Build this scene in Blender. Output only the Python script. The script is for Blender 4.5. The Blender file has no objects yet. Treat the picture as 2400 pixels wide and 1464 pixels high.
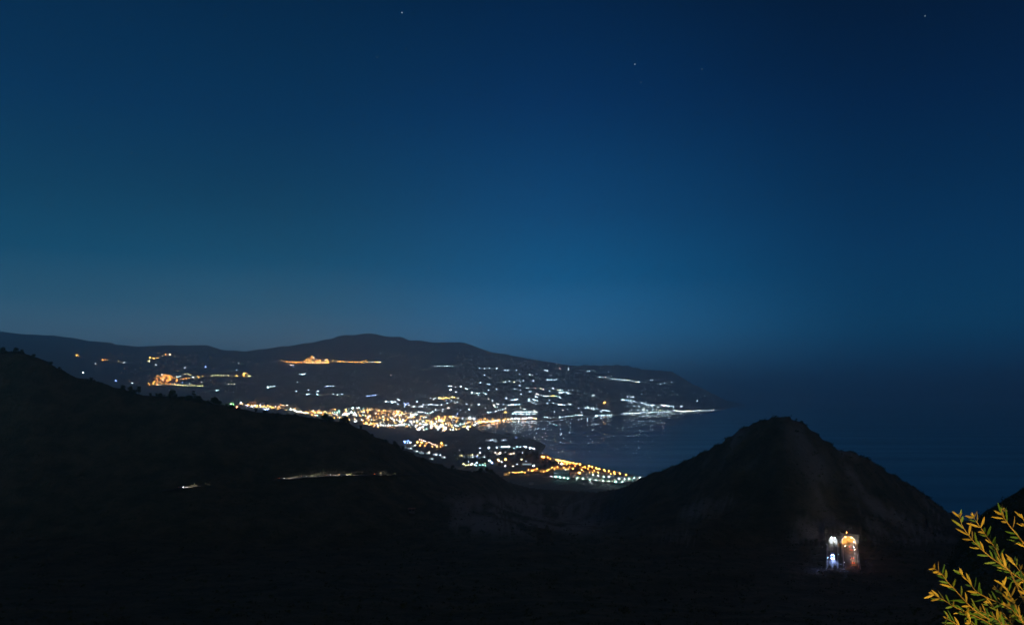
import bpy, bmesh, math, random
import numpy as np
from mathutils import Vector, Matrix
from mathutils.bvhtree import BVHTree

SC = bpy.context.scene
COL = SC.collection
R = math.radians
random.seed(7)
rng = np.random.default_rng(7)

# ------------------------------------------------------------------ camera
H, F, CX, HY = 200.0, 1884.0, 1200.0, 930.0      # eye height, focal length in photo pixels, centre column, horizon row
cam = bpy.data.cameras.new('camera'); camo = bpy.data.objects.new('camera', cam); COL.objects.link(camo)
camo.location = (0, 0, H); camo.rotation_euler = (R(90), 0, 0)
cam.sensor_width = 36.0; cam.lens = 36.0 * F / 2400.0
cam.shift_y = (HY - 732.0) / 2400.0
cam.clip_start = 0.1; cam.clip_end = 1.0e6
SC.camera = camo

# ------------------------------------------------------------------ render look
SC.view_settings.view_transform = 'Standard'; SC.view_settings.look = 'None'
SC.view_settings.exposure = 0.0; SC.view_settings.gamma = 1.0
cy = SC.cycles
cy.use_denoising = True
cy.max_bounces = 8; cy.diffuse_bounces = 2; cy.glossy_bounces = 2; cy.volume_bounces = 5
cy.transparent_max_bounces = 4
cy.sample_clamp_indirect = 2.0
cy.use_adaptive_sampling = False

# ------------------------------------------------------------------ sky: late dusk, glow of the towns low over the mountains
def s2l(c): return tuple(((v/255)/12.92 if v/255 <= .04045 else ((v/255+.055)/1.055)**2.4) for v in c)
W = bpy.data.worlds.new('World'); SC.world = W; W.use_nodes = True
nt = W.node_tree; nt.nodes.clear()
N = nt.nodes.new; L = nt.links.new
def math_node(op, a, b=None, clamp=False):
    n = N('ShaderNodeMath'); n.operation = op; n.use_clamp = clamp
    for i, v in enumerate((a, b)):
        if v is None: continue
        if isinstance(v, (int, float)): n.inputs[i].default_value = v
        else: L(v, n.inputs[i])
    return n.outputs[0]
tc = N('ShaderNodeTexCoord'); sep = N('ShaderNodeSeparateXYZ'); L(tc.outputs['Generated'], sep.inputs[0])
az = math_node('ARCTAN2', sep.outputs[0], sep.outputs[1])            # 0 straight ahead, + to the right
el = math_node('ARCSINE', sep.outputs[2])
elt = math_node('MULTIPLY', el, 1.0/R(28.0), True)
def ramp(fac, stops, interp='EASE'):
    r = N('ShaderNodeValToRGB'); r.color_ramp.interpolation = interp
    e = r.color_ramp.elements
    while len(e) < len(stops): e.new(0.5)
    for q, (p, c) in zip(e, stops): q.position = p; q.color = (*s2l(c), 1)
    L(fac, r.inputs[0]); return r.outputs[0]
left = ramp(elt, [(0, (80, 102, 122)), (.14, (62, 93, 114)), (.22, (36, 79, 103)), (.33, (8, 65, 94)), (.46, (5, 55, 84)), (.66, (1, 45, 81)), (1, (0, 31, 62))], 'LINEAR')
mid = ramp(elt, [(0, (56, 106, 142)), (.16, (34, 99, 143)), (.3, (4, 76, 119)), (.46, (6, 61, 103)), (.72, (2, 43, 86)), (1, (0, 28, 61))], 'LINEAR')
right = ramp(elt, [(0, (0, 38, 70)), (.06, (1, 45, 75)), (.16, (1, 50, 80)), (.36, (1, 42, 76)), (.66, (0, 28, 62)), (1, (0, 15, 39))], 'LINEAR')
def mix(fac, a, b, mode='MIX'):
    m = N('ShaderNodeMix'); m.data_type = 'RGBA'; m.blend_type = mode
    if isinstance(fac, (int, float)): m.inputs[0].default_value = fac
    else: L(fac, m.inputs[0])
    for i, v in ((6, a), (7, b)):
        if isinstance(v, tuple): m.inputs[i].default_value = v
        else: L(v, m.inputs[i])
    return m.outputs[2]
def smooth(v, lo, hi):
    n = N('ShaderNodeMapRange'); n.interpolation_type = 'SMOOTHSTEP'
    n.inputs[1].default_value = lo; n.inputs[2].default_value = hi
    L(v, n.inputs[0]); return n.outputs[0]
colr = mix(smooth(az, R(-17), R(5)), left, mid)
colr = mix(smooth(az, R(1), R(26)), colr, right)
noi = N('ShaderNodeTexNoise'); noi.inputs['Scale'].default_value = 2.2; noi.inputs['Detail'].default_value = 3
mp = N('ShaderNodeMapping'); mp.inputs['Scale'].default_value = (1, 1, 3.0); L(tc.outputs['Generated'], mp.inputs[0]); L(mp.outputs[0], noi.inputs['Vector'])
var = N('ShaderNodeMapRange'); var.inputs[1].default_value = .3; var.inputs[2].default_value = .7; var.inputs[3].default_value = .90; var.inputs[4].default_value = 1.02
L(noi.outputs[0], var.inputs[0])
scl = N('ShaderNodeVectorMath'); scl.operation = 'SCALE'; L(colr, scl.inputs[0]); L(var.outputs[0], scl.inputs['Scale'])
sky = N('ShaderNodeTexSky'); sky.sky_type = 'NISHITA'; sky.sun_disc = False
sky.sun_elevation = R(-9); sky.sun_rotation = R(-60)
hzn = math_node('ADD', 1.0, math_node('MULTIPLY', 2.3, math_node('POWER', 2.0, math_node('MULTIPLY', math_node('MAXIMUM', el, 0.0), -1/R(6)))))
b1 = N('ShaderNodeBackground'); L(scl.outputs[0], b1.inputs[0]); L(hzn, b1.inputs[1])
b2 = N('ShaderNodeBackground'); L(sky.outputs[0], b2.inputs[0]); b2.inputs[1].default_value = 0.05
ad = N('ShaderNodeAddShader'); L(b1.outputs[0], ad.inputs[0]); L(b2.outputs[0], ad.inputs[1])
wo = N('ShaderNodeOutputWorld'); L(ad.outputs[0], wo.inputs[0])
W.cycles.sampling_method = 'MANUAL'; W.cycles.sample_map_resolution = 512

moon = bpy.data.lights.new('moon', 'SUN'); moon.energy = 0.13; moon.angle = R(.5); moon.color = (1, .86, .66)
mo = bpy.data.objects.new('moon', moon); COL.objects.link(mo); mo.rotation_euler = (R(52), 0, R(58))      # high behind the viewer's right shoulder

# ------------------------------------------------------------------ helpers
def tag(o, label=None, cat=None, group=None, kind=None):
    for k, v in (('label', label), ('category', cat), ('group', group), ('kind', kind)):
        if v: o[k] = v
    return o
def link(name, me, mats=(), parent=None):
    o = bpy.data.objects.new(name, me); COL.objects.link(o)
    for m in mats: me.materials.append(m)
    if parent is not None: o.parent = parent
    return o
def empty(name, loc=(0, 0, 0), rz=0.0):
    o = bpy.data.objects.new(name, None); COL.objects.link(o); o.location = loc; o.rotation_euler = (0, 0, rz); o.empty_display_size = .1
    return o
def copy_tree(o, parent=None):
    c = o.copy(); COL.objects.link(c); c.parent = parent
    for ch in list(o.children): copy_tree(ch, c)
    return c
class MB:
    """collects polygons for one mesh object"""
    def __init__(s): s.v = []; s.f = []; s.m = []
    def face(s, pts, mat=0):
        i = len(s.v); s.v += [tuple(p) for p in pts]; s.f.append(tuple(range(i, i+len(pts)))); s.m.append(mat)
    def box(s, c, d, mat=0, rz=0.0, taper=1.0):
        x, y, z = c; a, b, h = d[0]/2, d[1]/2, d[2]/2
        i = len(s.v); cs, sn = math.cos(rz), math.sin(rz)
        for dz, t in ((-h, 1.0), (h, taper)):
            for sx, sy in ((-1, -1), (1, -1), (1, 1), (-1, 1)):
                u, w = sx*a*t, sy*b*t
                s.v.append((x+u*cs-w*sn, y+u*sn+w*cs, z+dz))
        for q in ((0, 3, 2, 1), (4, 5, 6, 7), (0, 1, 5, 4), (1, 2, 6, 5), (2, 3, 7, 6), (3, 0, 4, 7)):
            s.f.append(tuple(i+k for k in q)); s.m.append(mat)
    def tube(s, pts, rads, n=6, mat=0, cap=True):
        i0 = len(s.v); pts = [Vector(p) for p in pts]
        for k, p in enumerate(pts):
            d = (pts[min(k+1, len(pts)-1)] - pts[max(k-1, 0)]).normalized()
            a = d.orthogonal().normalized() if k == 0 else (a - d*a.dot(d)).normalized()
            b = d.cross(a)
            for j in range(n):
                t = 2*math.pi*j/n
                s.v.append(tuple(p + (a*math.cos(t) + b*math.sin(t))*rads[k]))
        for k in range(len(pts)-1):
            for j in range(n):
                s.f.append((i0+k*n+j, i0+k*n+(j+1) % n, i0+(k+1)*n+(j+1) % n, i0+(k+1)*n+j)); s.m.append(mat)
        if cap:
            s.f.append(tuple(i0+j for j in range(n))[::-1]); s.m.append(mat)
            s.f.append(tuple(i0+(len(pts)-1)*n+j for j in range(n))); s.m.append(mat)
    def ball(s, c, r, mat=0, squash=1.0):
        i = len(s.v); x, y, z = c
        s.v += [(x+r, y, z), (x-r, y, z), (x, y+r, z), (x, y-r, z), (x, y, z+r*squash), (x, y, z-r*squash)]
        for q in ((0, 2, 4), (2, 1, 4), (1, 3, 4), (3, 0, 4), (2, 0, 5), (1, 2, 5), (3, 1, 5), (0, 3, 5)):
            s.f.append(tuple(i+k for k in q)); s.m.append(mat)
    def mesh(s, name, smooth=False):
        me = bpy.data.meshes.new(name); me.from_pydata(s.v, [], s.f)
        me.polygons.foreach_set('material_index', s.m)
        if smooth: me.polygons.foreach_set('use_smooth', [True]*len(s.f))
        me.update(); return me
    def build(s, name, mats, parent=None, smooth=False):
        return link(name, s.mesh(name, smooth), mats, parent)
def grid_mesh(name, X, Y, Z, drop=None):
    n, m = X.shape
    v = np.stack([X, Y, Z], -1).reshape(-1, 3)
    idx = np.arange(n*m).reshape(n, m)
    q = np.stack([idx[:-1, :-1], idx[1:, :-1], idx[1:, 1:], idx[:-1, 1:]], -1).reshape(-1, 4)
    if drop is not None: q = q[~drop(v[q].mean(1))]
    me = bpy.data.meshes.new(name)
    me.vertices.add(len(v)); me.vertices.foreach_set('co', v.astype(np.float32).ravel())
    me.loops.add(q.size); me.loops.foreach_set('vertex_index', q.astype(np.int32).ravel())
    me.polygons.add(len(q)); me.polygons.foreach_set('loop_start', np.arange(0, q.size, 4, dtype=np.int32))
    me.polygons.foreach_set('use_smooth', np.ones(len(q), dtype=bool))
    me.update(calc_edges=True); me.validate()
    return me, v, q

# value noise
_perm = rng.random((256, 256))
def vnoise(x, y):
    xi = np.floor(x).astype(int); yi = np.floor(y).astype(int); fx = x-xi; fy = y-yi
    fx = fx*fx*(3-2*fx); fy = fy*fy*(3-2*fy)
    g = lambda a, b: _perm[a % 256, b % 256]
    return (g(xi, yi)*(1-fx)+g(xi+1, yi)*fx)*(1-fy) + (g(xi, yi+1)*(1-fx)+g(xi+1, yi+1)*fx)*fy
def fbm(x, y, octs=5):
    t = 0; a = .5
    for k in range(octs):
        t = t + a*(vnoise(x*2**k+17.3*k, y*2**k+5.1*k)-.5); a *= .5
    return t            # about -0.5..0.5

# ------------------------------------------------------------------ materials
def mat(name, col, rough=.85, noise=None, bump=0.0, metal=0.0, spec=.3):
    """noise = (scale, second colour)"""
    m = bpy.data.materials.new(name); m.use_nodes = True; t = m.node_tree; b = t.nodes['Principled BSDF']
    b.inputs['Base Color'].default_value = (*col, 1); b.inputs['Roughness'].default_value = rough
    b.inputs['Metallic'].default_value = metal; b.inputs['Specular IOR Level'].default_value = spec
    if noise:
        g = t.nodes.new('ShaderNodeNewGeometry'); n = t.nodes.new('ShaderNodeTexNoise'); n.inputs['Scale'].default_value = noise[0]; n.inputs['Detail'].default_value = 6
        n.inputs['Roughness'].default_value = .65
        t.links.new(g.outputs['Position'], n.inputs['Vector'])
        r = t.nodes.new('ShaderNodeValToRGB'); r.color_ramp.elements[0].position = .38; r.color_ramp.elements[1].position = .64
        r.color_ramp.elements[0].color = (*col, 1); r.color_ramp.elements[1].color = (*noise[1], 1)
        t.links.new(n.outputs[0], r.inputs[0]); t.links.new(r.outputs[0], b.inputs['Base Color'])
        if bump:
            bp = t.nodes.new('ShaderNodeBump'); bp.inputs['Strength'].default_value = bump; bp.inputs['Distance'].default_value = 1.0/noise[0]
            t.links.new(n.outputs[0], bp.inputs['Height']); t.links.new(bp.outputs[0], b.inputs['Normal'])
    return m
def glow(name, col, strength):
    m = bpy.data.materials.new(name); m.use_nodes = True; t = m.node_tree; b = t.nodes['Principled BSDF']
    b.inputs['Base Color'].default_value = (.02, .02, .02, 1)
    b.inputs['Emission Color'].default_value = (*col, 1); b.inputs['Emission Strength'].default_value = strength
    return m
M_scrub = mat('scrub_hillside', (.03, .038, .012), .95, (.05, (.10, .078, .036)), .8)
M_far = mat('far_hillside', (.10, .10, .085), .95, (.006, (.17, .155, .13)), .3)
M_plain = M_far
M_rock = mat('pale_rock', (.16, .14, .12), .9, (.3, (.28, .25, .21)), .5)
M_asphalt = mat('asphalt', (.045, .045, .047), .8, (1.5, (.06, .06, .06)))
M_conc = mat('concrete', (.32, .31, .29), .85, (.8, (.42, .41, .38)))
M_white = mat('white_plaster', (.62, .61, .58), .8, (.4, (.72, .71, .68)))
M_cream = mat('cream_plaster', (.5, .43, .32), .8, (.4, (.6, .53, .41)))
M_ochre = mat('ochre_plaster', (.45, .31, .17), .8, (.4, (.55, .4, .24)))
M_tile = mat('clay_roof_tile', (.22, .1, .06), .85, (1.0, (.3, .15, .09)))
M_flat = mat('flat_roof', (.3, .3, .29), .85, (.6, (.38, .38, .37)))
M_metal = mat('galvanised_steel', (.25, .26, .27), .5, metal=.6)
M_wood = mat('weathered_wood', (.1, .075, .05), .9, (3.0, (.16, .12, .08)))
M_bark = mat('bark', (.06, .045, .032), .95, (4.0, (.1, .08, .06)))
M_leafdark = mat('dark_foliage', (.028, .044, .012), .8, (.8, (.06, .075, .022)))
M_dark_win = mat('dark_window', (.02, .022, .026), .2)
COLS = {'o': (1, .35, .05), 'a': (1, .50, .09), 'w': (.60, .84, 1.0), 'h': (1, .84, .66), 'b': (.20, .35, 1.0), 'c': (.45, .85, 1.0), 'g': (.25, 1, .2), 't': (.35, 1, .85), 'r': (1, .16, .08), 'p': (1, .62, .60), 'y': (.95, .85, .38)}
CNAME = {'o': 'orange', 'a': 'amber', 'w': 'white', 'h': 'warm white', 'b': 'blue', 'c': 'pale blue', 'g': 'green', 't': 'teal', 'r': 'red', 'p': 'pinkish', 'y': 'yellow'}
M_lamp = {k: glow('lamp_'+CNAME[k].replace(' ', '_'), c, 100.0) for k, c in COLS.items()}
M_lampbig = {k: glow('floodlight_'+CNAME[k].replace(' ', '_'), c, 230.0) for k, c in COLS.items()}
M_win = {k: glow('lit_window_'+CNAME[k].replace(' ', '_'), c, 1.6) for k, c in COLS.items()}

# ------------------------------------------------------------------ sea
m_sea = bpy.data.materials.new('sea_water'); m_sea.use_nodes = True
t = m_sea.node_tree; b = t.nodes['Principled BSDF']
b.inputs['Base Color'].default_value = (.002, .016, .038, 1); b.inputs['Roughness'].default_value = .14; b.inputs['IOR'].default_value = 1.33
g = t.nodes.new('ShaderNodeNewGeometry')
mp1 = t.nodes.new('ShaderNodeMapping'); mp1.inputs['Scale'].default_value = (.0007, .006, 1); mp1.inputs['Rotation'].default_value = (0, 0, R(4))
t.links.new(g.outputs['Position'], mp1.inputs[0])
n1 = t.nodes.new('ShaderNodeTexNoise'); n1.inputs['Scale'].default_value = 1; n1.inputs['Detail'].default_value = 4; t.links.new(mp1.outputs[0], n1.inputs['Vector'])
mr = t.nodes.new('ShaderNodeMapRange'); mr.inputs[1].default_value = .35; mr.inputs[2].default_value = .65; mr.inputs[3].default_value = .16; mr.inputs[4].default_value = .22
t.links.new(n1.outputs[0], mr.inputs[0]); t.links.new(mr.outputs[0], b.inputs['Roughness'])
xs = np.array([-90000, -20000, -4000, -1000, 1000, 4000, 20000, 90000.]); ys = np.array([700, 1500, 3000, 6000, 12000, 24000, 48000, 90000.])
me, _, _ = grid_mesh('sea', *np.meshgrid(xs, ys, indexing='ij'), np.zeros((8, 8)))
tag(link('sea', me, [m_sea]), 'calm dark blue sea in the bay reflecting the shore lights', kind='structure')

# ------------------------------------------------------------------ coast and mountains
def wpt(px, py, z=0.0):
    D = (H-z)*F/(py-HY); return ((px-CX)/F*D, D)
SHORE = [(1750, 950), (1722, 954), (1700, 958.5), (1668, 964), (1600, 967.5), (1500, 970), (1455, 971), (1425, 975.5), (1380, 978), (1340, 980.5), (1316, 983), (1292, 985.5), (1258, 985), (1225, 985), (1200, 985.5), (1180, 988), (1150, 991.5), (1126, 996),
         (1112, 1001), (1122, 1008), (1150, 1013), (1180, 1019), (1222, 1026), (1262, 1034), (1279, 1043), (1276, 1052), (1264, 1062), (1280, 1064.5), (1304, 1075), (1350, 1083.5), (1394, 1092), (1420, 1099), (1467, 1109.5), (1490, 1114), (1520, 1119), (1560, 1129)]
sea_poly = np.array([wpt(*p) for p in SHORE] + [(1500, 900), (90000, 900), (90000, 90000), (9000, 90000)])
def signed_inland(x, y):
    d = np.full(x.shape, 1e12); inside = np.zeros(x.shape, bool)
    P = sea_poly; n = len(P)
    for i in range(n):
        ax, ay = P[i]; bx, by = P[(i+1) % n]
        ex, ey = bx-ax, by-ay; tt = np.clip(((x-ax)*ex+(y-ay)*ey)/(ex*ex+ey*ey), 0, 1)
        d = np.minimum(d, (x-ax-tt*ex)**2+(y-ay-tt*ey)**2)
        c = ((ay > y) != (by > y)) & (x < ex*(y-ay)/(ey if ey else 1e-9)+ax); inside ^= c
    return np.where(inside, -np.sqrt(d), np.sqrt(d))
RIDGE = np.array([(-700, 740), (-300, 752), (0, 775), (25, 779), (60, 783), (90, 784), (130, 785), (150, 789), (170, 791), (200, 797), (260, 802), (272, 807), (320, 811), (345, 810), (400, 808.5), (440, 808), (485, 807.5), (500, 813), (525, 819), (560, 821.5), (580, 821.5), (600, 819), (650, 812), (700, 806), (745, 798), (770, 794), (792, 785.5), (830, 783), (855, 780), (880, 781.5), (915, 787), (940, 787), (960, 797), (985, 797), (1010, 799.5), (1080, 801), (1110, 808), (1135, 817), (1155, 824), (1185, 829), (1200, 833), (1225, 835), (1255, 841), (1300, 849), (1325, 854), (1345, 856), (1375, 853.5), (1400, 855), (1450, 853.5), (1475, 856), (1505, 864), (1545, 866), (1585, 870), (1610, 877), (1640, 889), (1670, 901), (1695, 914), (1720, 929), (1738, 939), (1750, 951), (1850, 990)])
DR = np.array([(-700, 12500), (0, 12000), (500, 11500), (860, 10800), (1200, 10500), (1340, 10400), (1500, 11000), (1620, 12400), (1700, 14600), (1750, 19000), (1850, 19000)])
DFOOT = np.array([(-700, 4200), (300, 4800), (600, 6000), (900, 6700), (1120, 6900), (1200, 7000), (1292, 7100), (1380, 8200), (1455, 9300), (1600, 10200), (1668, 11300), (1700, 13500), (1750, 18900), (1850, 18900)])
cols = np.arange(-700, 1856, 4.0); rows = np.exp(np.linspace(math.log(1250), math.log(24000), 330))
PX, DD = np.meshgrid(cols, rows, indexing='ij')
XX = (PX-CX)/F*DD
def far_height(px, D, x):
    sd = signed_inland(x, D)
    base = np.clip(sd*.06, -25, 3.5) + np.clip(sd-60, 0, 1e9)*.006
    base = np.minimum(base, 24) + fbm(x/400, D/400, 4)*np.clip(sd/60, 0, 8)
    dr = np.interp(px, DR[:, 0], DR[:, 1]); df = np.interp(px, DFOOT[:, 0], DFOOT[:, 1])
    zr = H-(np.interp(px, RIDGE[:, 0], RIDGE[:, 1])-HY)/F*dr
    tt = np.clip((D-df)/np.maximum(dr-df, 50), 0, 1)
    spur = fbm(x/1500+3, D/2600, 5)
    w = np.clip(tt*(1-tt)*4, 0, 1)
    zm = zr*(tt**1.12) + w*spur*np.minimum(zr, 700)*.30
    over = np.clip((D-dr)/5000, 0, 1)
    zm = zm - over*zr*1.1 - np.clip(D-dr, 0, 400)*.25
    z = np.where(tt > 0, np.maximum(base, 0)*(1-tt)+zm, base)
    return np.where(sd < 0, np.minimum(base, z), np.where(tt > 0, np.minimum(z, base+sd*.9), z))
ZZ = far_height(PX, DD, XX)
me, v, q = grid_mesh('mountains', XX, DD, ZZ)
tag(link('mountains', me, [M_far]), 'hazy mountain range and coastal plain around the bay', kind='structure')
BV_far = BVHTree.FromPolygons(v.tolist(), q.tolist())

# ------------------------------------------------------------------ near hills: left ridge, valley floor, cone hill
CREST = np.array([(-700, 790), (-300, 805), (0, 823), (45, 822), (95, 835), (130, 856), (160, 873), (200, 886), (250, 896), (300, 913), (350, 923), (420, 927), (470, 934), (540, 950), (600, 961), (700, 973), (760, 979), (815, 989), (850, 1003), (890, 1026), (920, 1037), (945, 1050), (990, 1071), (1040, 1091), (1080, 1101), (1130, 1103), (1160, 1106), (1195, 1129), (1240, 1141), (1300, 1147), (1400, 1151), (1450, 1143), (1480, 1131), (1500, 1118), (1530, 1106), (1570, 1093), (1640, 1061), (1690, 1036), (1720, 1013), (1760, 991), (1800, 979), (1806, 973), (1850, 972), (1860, 980), (1885, 991), (1930, 1025), (1970, 1052), (2000, 1057), (2050, 1080), (2075, 1099), (2130, 1131), (2180, 1166), (2220, 1197), (2260, 1215), (2400, 1235), (2900, 1240)])
DC = np.array([(-700, 1000), (0, 930), (500, 900), (900, 930), (1100, 1050), (1195, 1250), (1320, 1400), (1440, 1150), (1520, 960), (1700, 850), (1840, 800), (2000, 830), (2230, 960), (2500, 900), (2900, 900)])
ncols = np.arange(-700, 2900, 4.0)
tot = 210
NX = np.zeros((len(ncols), tot)); NY = NX.copy(); NZ = NX.copy()
for i, px in enumerate(ncols):
    pyc = np.interp(px, CREST[:, 0], CREST[:, 1]); dc = np.interp(px, DC[:, 0], DC[:, 1])
    zc = H-(pyc-HY)/F*dc
    corridor = 1930 <= px <= 2018
    d0 = 690.0 - 60*math.exp(-((px-1250)/260.0)**2) - 13.0*min(1, max(0, (px-1790)/110.0))*min(1, max(0, (2160-px)/110.0))
    a = [(dc+900, max(zc-620, -15)), (dc+160, max(zc-100, -12)), (dc+25, max(zc-9, -10)), (dc, zc)]
    pm = pyc+.5*(1272-pyc); dm = d0+(dc-d0)*.5*(1.0 if px > 1450 else 1.05)
    if corridor:
        a += [(dm, H-(pm-HY)/F*dm), (705, 92.0), (676, 87.0), (674.5, 77.0)]
    else:
        a += [(dm, H-(pm-HY)/F*dm), (d0, H-(1272-HY)/F*d0)]
    a += [(579, H-(1330-HY)/F*579), (420, H-(1395-HY)/F*420), (270, H-(1464-HY)/F*270-1), (100, 169), (40, 186), (10, 195.6), (4, 197.9), (1.0, 198.25)]
    a = np.array(a)[::-1]
    # arc-length like parameter in log depth + height angle
    wgt = np.concatenate([[0], np.cumsum(np.hypot(np.diff(a[:, 1])/60.0, np.diff(np.log(a[:, 0]))*1.6))])
    s = np.linspace(0, wgt[-1], tot)
    d = np.interp(s, wgt, a[:, 0]); z = np.interp(s, wgt, a[:, 1])
    NY[i] = d; NX[i] = (px-CX)/F*d; NZ[i] = z
PXn = np.repeat(ncols[:, None], tot, 1)
dcn = np.interp(PXn, DC[:, 0], DC[:, 1]); 
near_w = np.clip((NY-60)/400, 0, 1)*np.where(NY > dcn-1, .12, np.clip((dcn-NY)/150, .12, 1))
amp = 18*near_w
corr = np.clip(np.minimum(PXn-1900, 2060-PXn)/30, 0, 1)*np.clip((NY-540)/20, 0, 1)*np.clip((720-NY)/30, 0, 1)
flat_road = np.clip(np.minimum(NY-520, 700-NY)/60, 0, 1)
amp = amp*(1-corr)
gully = np.abs(fbm(NX/70+9, NY/160, 4))*np.clip((PXn-1480)/150, 0, 1)*np.clip((dcn-NY)/60, 0, 1)*np.clip((NY-700)/40, 0, 1)
NZ += fbm(NX/110, NY/110, 6)*amp + fbm(NX/9, NY/9, 3)*np.clip((NY-20)/200, 0, 1)*2.4*(1-corr) - gully*34*(1-corr)
# stepped quarry terrace in the valley
qm = np.exp(-((PXn-1225)/170)**4)*np.exp(-((NY-760)/150)**4)
NZ = NZ*(1-qm*.6)+(np.round(NZ/9)*9)*qm*.6
def cut(c):
    px = c[:, 0]/c[:, 1]*F+CX
    return (px > 1943) & (px < 2004) & (c[:, 1] > 671) & (c[:, 1] < 720) & (c[:, 2] > 77.3) & (c[:, 2] < 83.6)
me, v, q = grid_mesh('hills', NX, NY, NZ, drop=cut)
hills = tag(link('hills', me, [M_scrub]), 'dark scrubby ridge, valley floor and cone shaped hill before the sea', kind='structure')
BV_near = BVHTree.FromPolygons(v.tolist(), q.tolist())
# bare rock on the cone hill's spur and the quarry: colour attribute read by the hill material
pxv = v[:, 0]/np.maximum(v[:, 1], .1)*F+CX; pyv = HY+(H-v[:, 2])/np.maximum(v[:, 1], .1)*F
nz1 = fbm(v[:, 0]/25, v[:, 1]/25, 5)+.5
spine = 1855+(pyv-985)*.42
rockm = .3*np.exp(-((pxv-spine-40*(nz1-.5))/40)**2)*np.clip((pyv-975)/40, 0, 1)*np.clip((1300-pyv)/40, 0, 1)
rockm = np.maximum(rockm, .8*np.exp(-((pxv-1215)/190)**4)*np.exp(-((pyv-1208)/45)**4))
rockm = np.maximum(rockm, .38*np.clip((fbm(v[:, 0]/38+4, v[:, 1]/38, 5)-.03)*9, 0, 1)*np.clip((pxv-1480)/120, 0, 1)*(pyv < 1270))
rockm = np.clip(rockm*2.2*np.clip((nz1-.42)*6, 0, 1), 0, 1)
at = me.attributes.new('rock', 'FLOAT', 'POINT'); at.data.foreach_set('value', rockm.astype(np.float32))
t = M_scrub.node_tree; b = t.nodes['Principled BSDF']; src = b.inputs['Base Color'].links[0].from_socket
an = t.nodes.new('ShaderNodeAttribute'); an.attribute_name = 'rock'
mx = t.nodes.new('ShaderNodeMix'); mx.data_type = 'RGBA'; t.links.new(an.outputs['Fac'], mx.inputs[0]); t.links.new(src, mx.inputs[6]); mx.inputs[7].default_value = (.2, .175, .145, 1)
t.links.new(mx.outputs[2], b.inputs['Base Color'])
# ground under the viewpoint
gx, gy = np.meshgrid(np.linspace(-40, 40, 60), np.linspace(-40, 3.0, 40), indexing='ij')
me, _, _ = grid_mesh('ground', gx, gy, 198.15+fbm(gx/3, gy/3, 4)*.25)
tag(link('ground', me, [M_scrub]), 'dry ground of the viewpoint', kind='structure')

def ray(bv, px, py):
    d = Vector(((px-CX)/F, 1.0, (HY-py)/F)).normalized()
    h = bv.ray_cast(Vector((0, 0, H)), d)
    return h[0]
def foot(px, py, h=0.0, bv=None, tries=40):
    """the ground point whose top at height h is seen at photo pixel (px, py)"""
    bv = bv or BV_far
    p = None
    for k in range(tries):
        for sg in ((1, -1) if k else (1,)):
            q2 = ray(bv, px, py+sg*k*.4)
            if q2 is not None and q2.z > 1.0: p = q2; py += sg*k*.4; break
        if p is not None: break
    if p is None: return None
    if h:
        q2 = ray(bv, px, py+h*F/p.y)
        if q2 is not None and q2.z > .8 and q2.y > p.y*.8: p = q2
    return p

# ------------------------------------------------------------------ lamps, houses
def lamp_mesh(name, c, h, r, big=False):
    b = MB()
    b.tube([(0, 0, -1.5), (0, 0, h-r*.6)], [h*.018+.06, h*.012+.04], 5, 0)
    b.tube([(0, 0, h-r*.7), (0, -r*.8, h-r*.25)], [h*.012+.03, h*.01+.03], 4, 0)
    b.ball((0, -r*.8, h), r, 1, .8)
    me = b.mesh(name); me.materials.append(M_metal); me.materials.append((M_lampbig if big else M_lamp)[c]); return me
_lc = {}
LAMPS = []; HOUSES = []
def lamp(px, py, c, label, group, scale=1.0, big=False):
    D0 = foot(px, py)
    if D0 is None: return None
    D = D0.y
    r = max(.5, min(3.6, D*.00034))*scale
    h = max(8.0, r*3.2)
    p = foot(px, py, h)
    if p is None: return None
    LAMPS.append((p, c, r, h, big, label, group))
def build_lamps():
    """the 300 that show largest are objects of their own, the rest one object of kind stuff"""
    flood = [l for l in LAMPS if 'floodlight' in l[5]]; street = [l for l in LAMPS if 'floodlight' not in l[5]]
    street.sort(key=lambda l: -(l[2]*(2 if l[4] else 1)/l[0].y + (1e-3 if l[0].y < 3500 else 0)))
    for name, L_ in (('floodlight', flood), ('street_lamp', street[:300])):
        for p, c, r, h, big, label, group in L_:
            r = max(.4, round(r*4)/4); key = (c, r, big)
            if key not in _lc: _lc[key] = lamp_mesh(name, c, h, r, big)
            o = bpy.data.objects.new(name, _lc[key]); COL.objects.link(o); o.location = p; o.rotation_euler = (0, 0, random.uniform(-.6, .6))
            tag(o, label, name.replace('_', ' '), group)
    b = MB(); keys = list(COLS)
    for p, c, r, h, big, label, group in street[300:]+STUFF:
        b.tube([(p.x, p.y, p.z-1.5), (p.x, p.y, p.z+h-r*.6)], [.2, .14], 4, 0); b.ball((p.x, p.y, p.z+h), r, 1+keys.index(c), .8)
    tag(b.build('street_lamps', [M_metal]+[M_lamp[k] for k in keys]), 'small street lamps crowded in the far villages and the town', 'street lamps', None, 'stuff')
STUFF = []
def stuff_lamp(px, py, c):
    D0 = foot(px, py)
    if D0 is None: return
    r = max(.3, D0.y*.00026*random.choice((.5, .65, .8, 1.0, 1.3))); h = max(8, r*3.2); p = foot(px, py, h)
    STUFF.append((p, c, r, h, False, '', ''))
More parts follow.
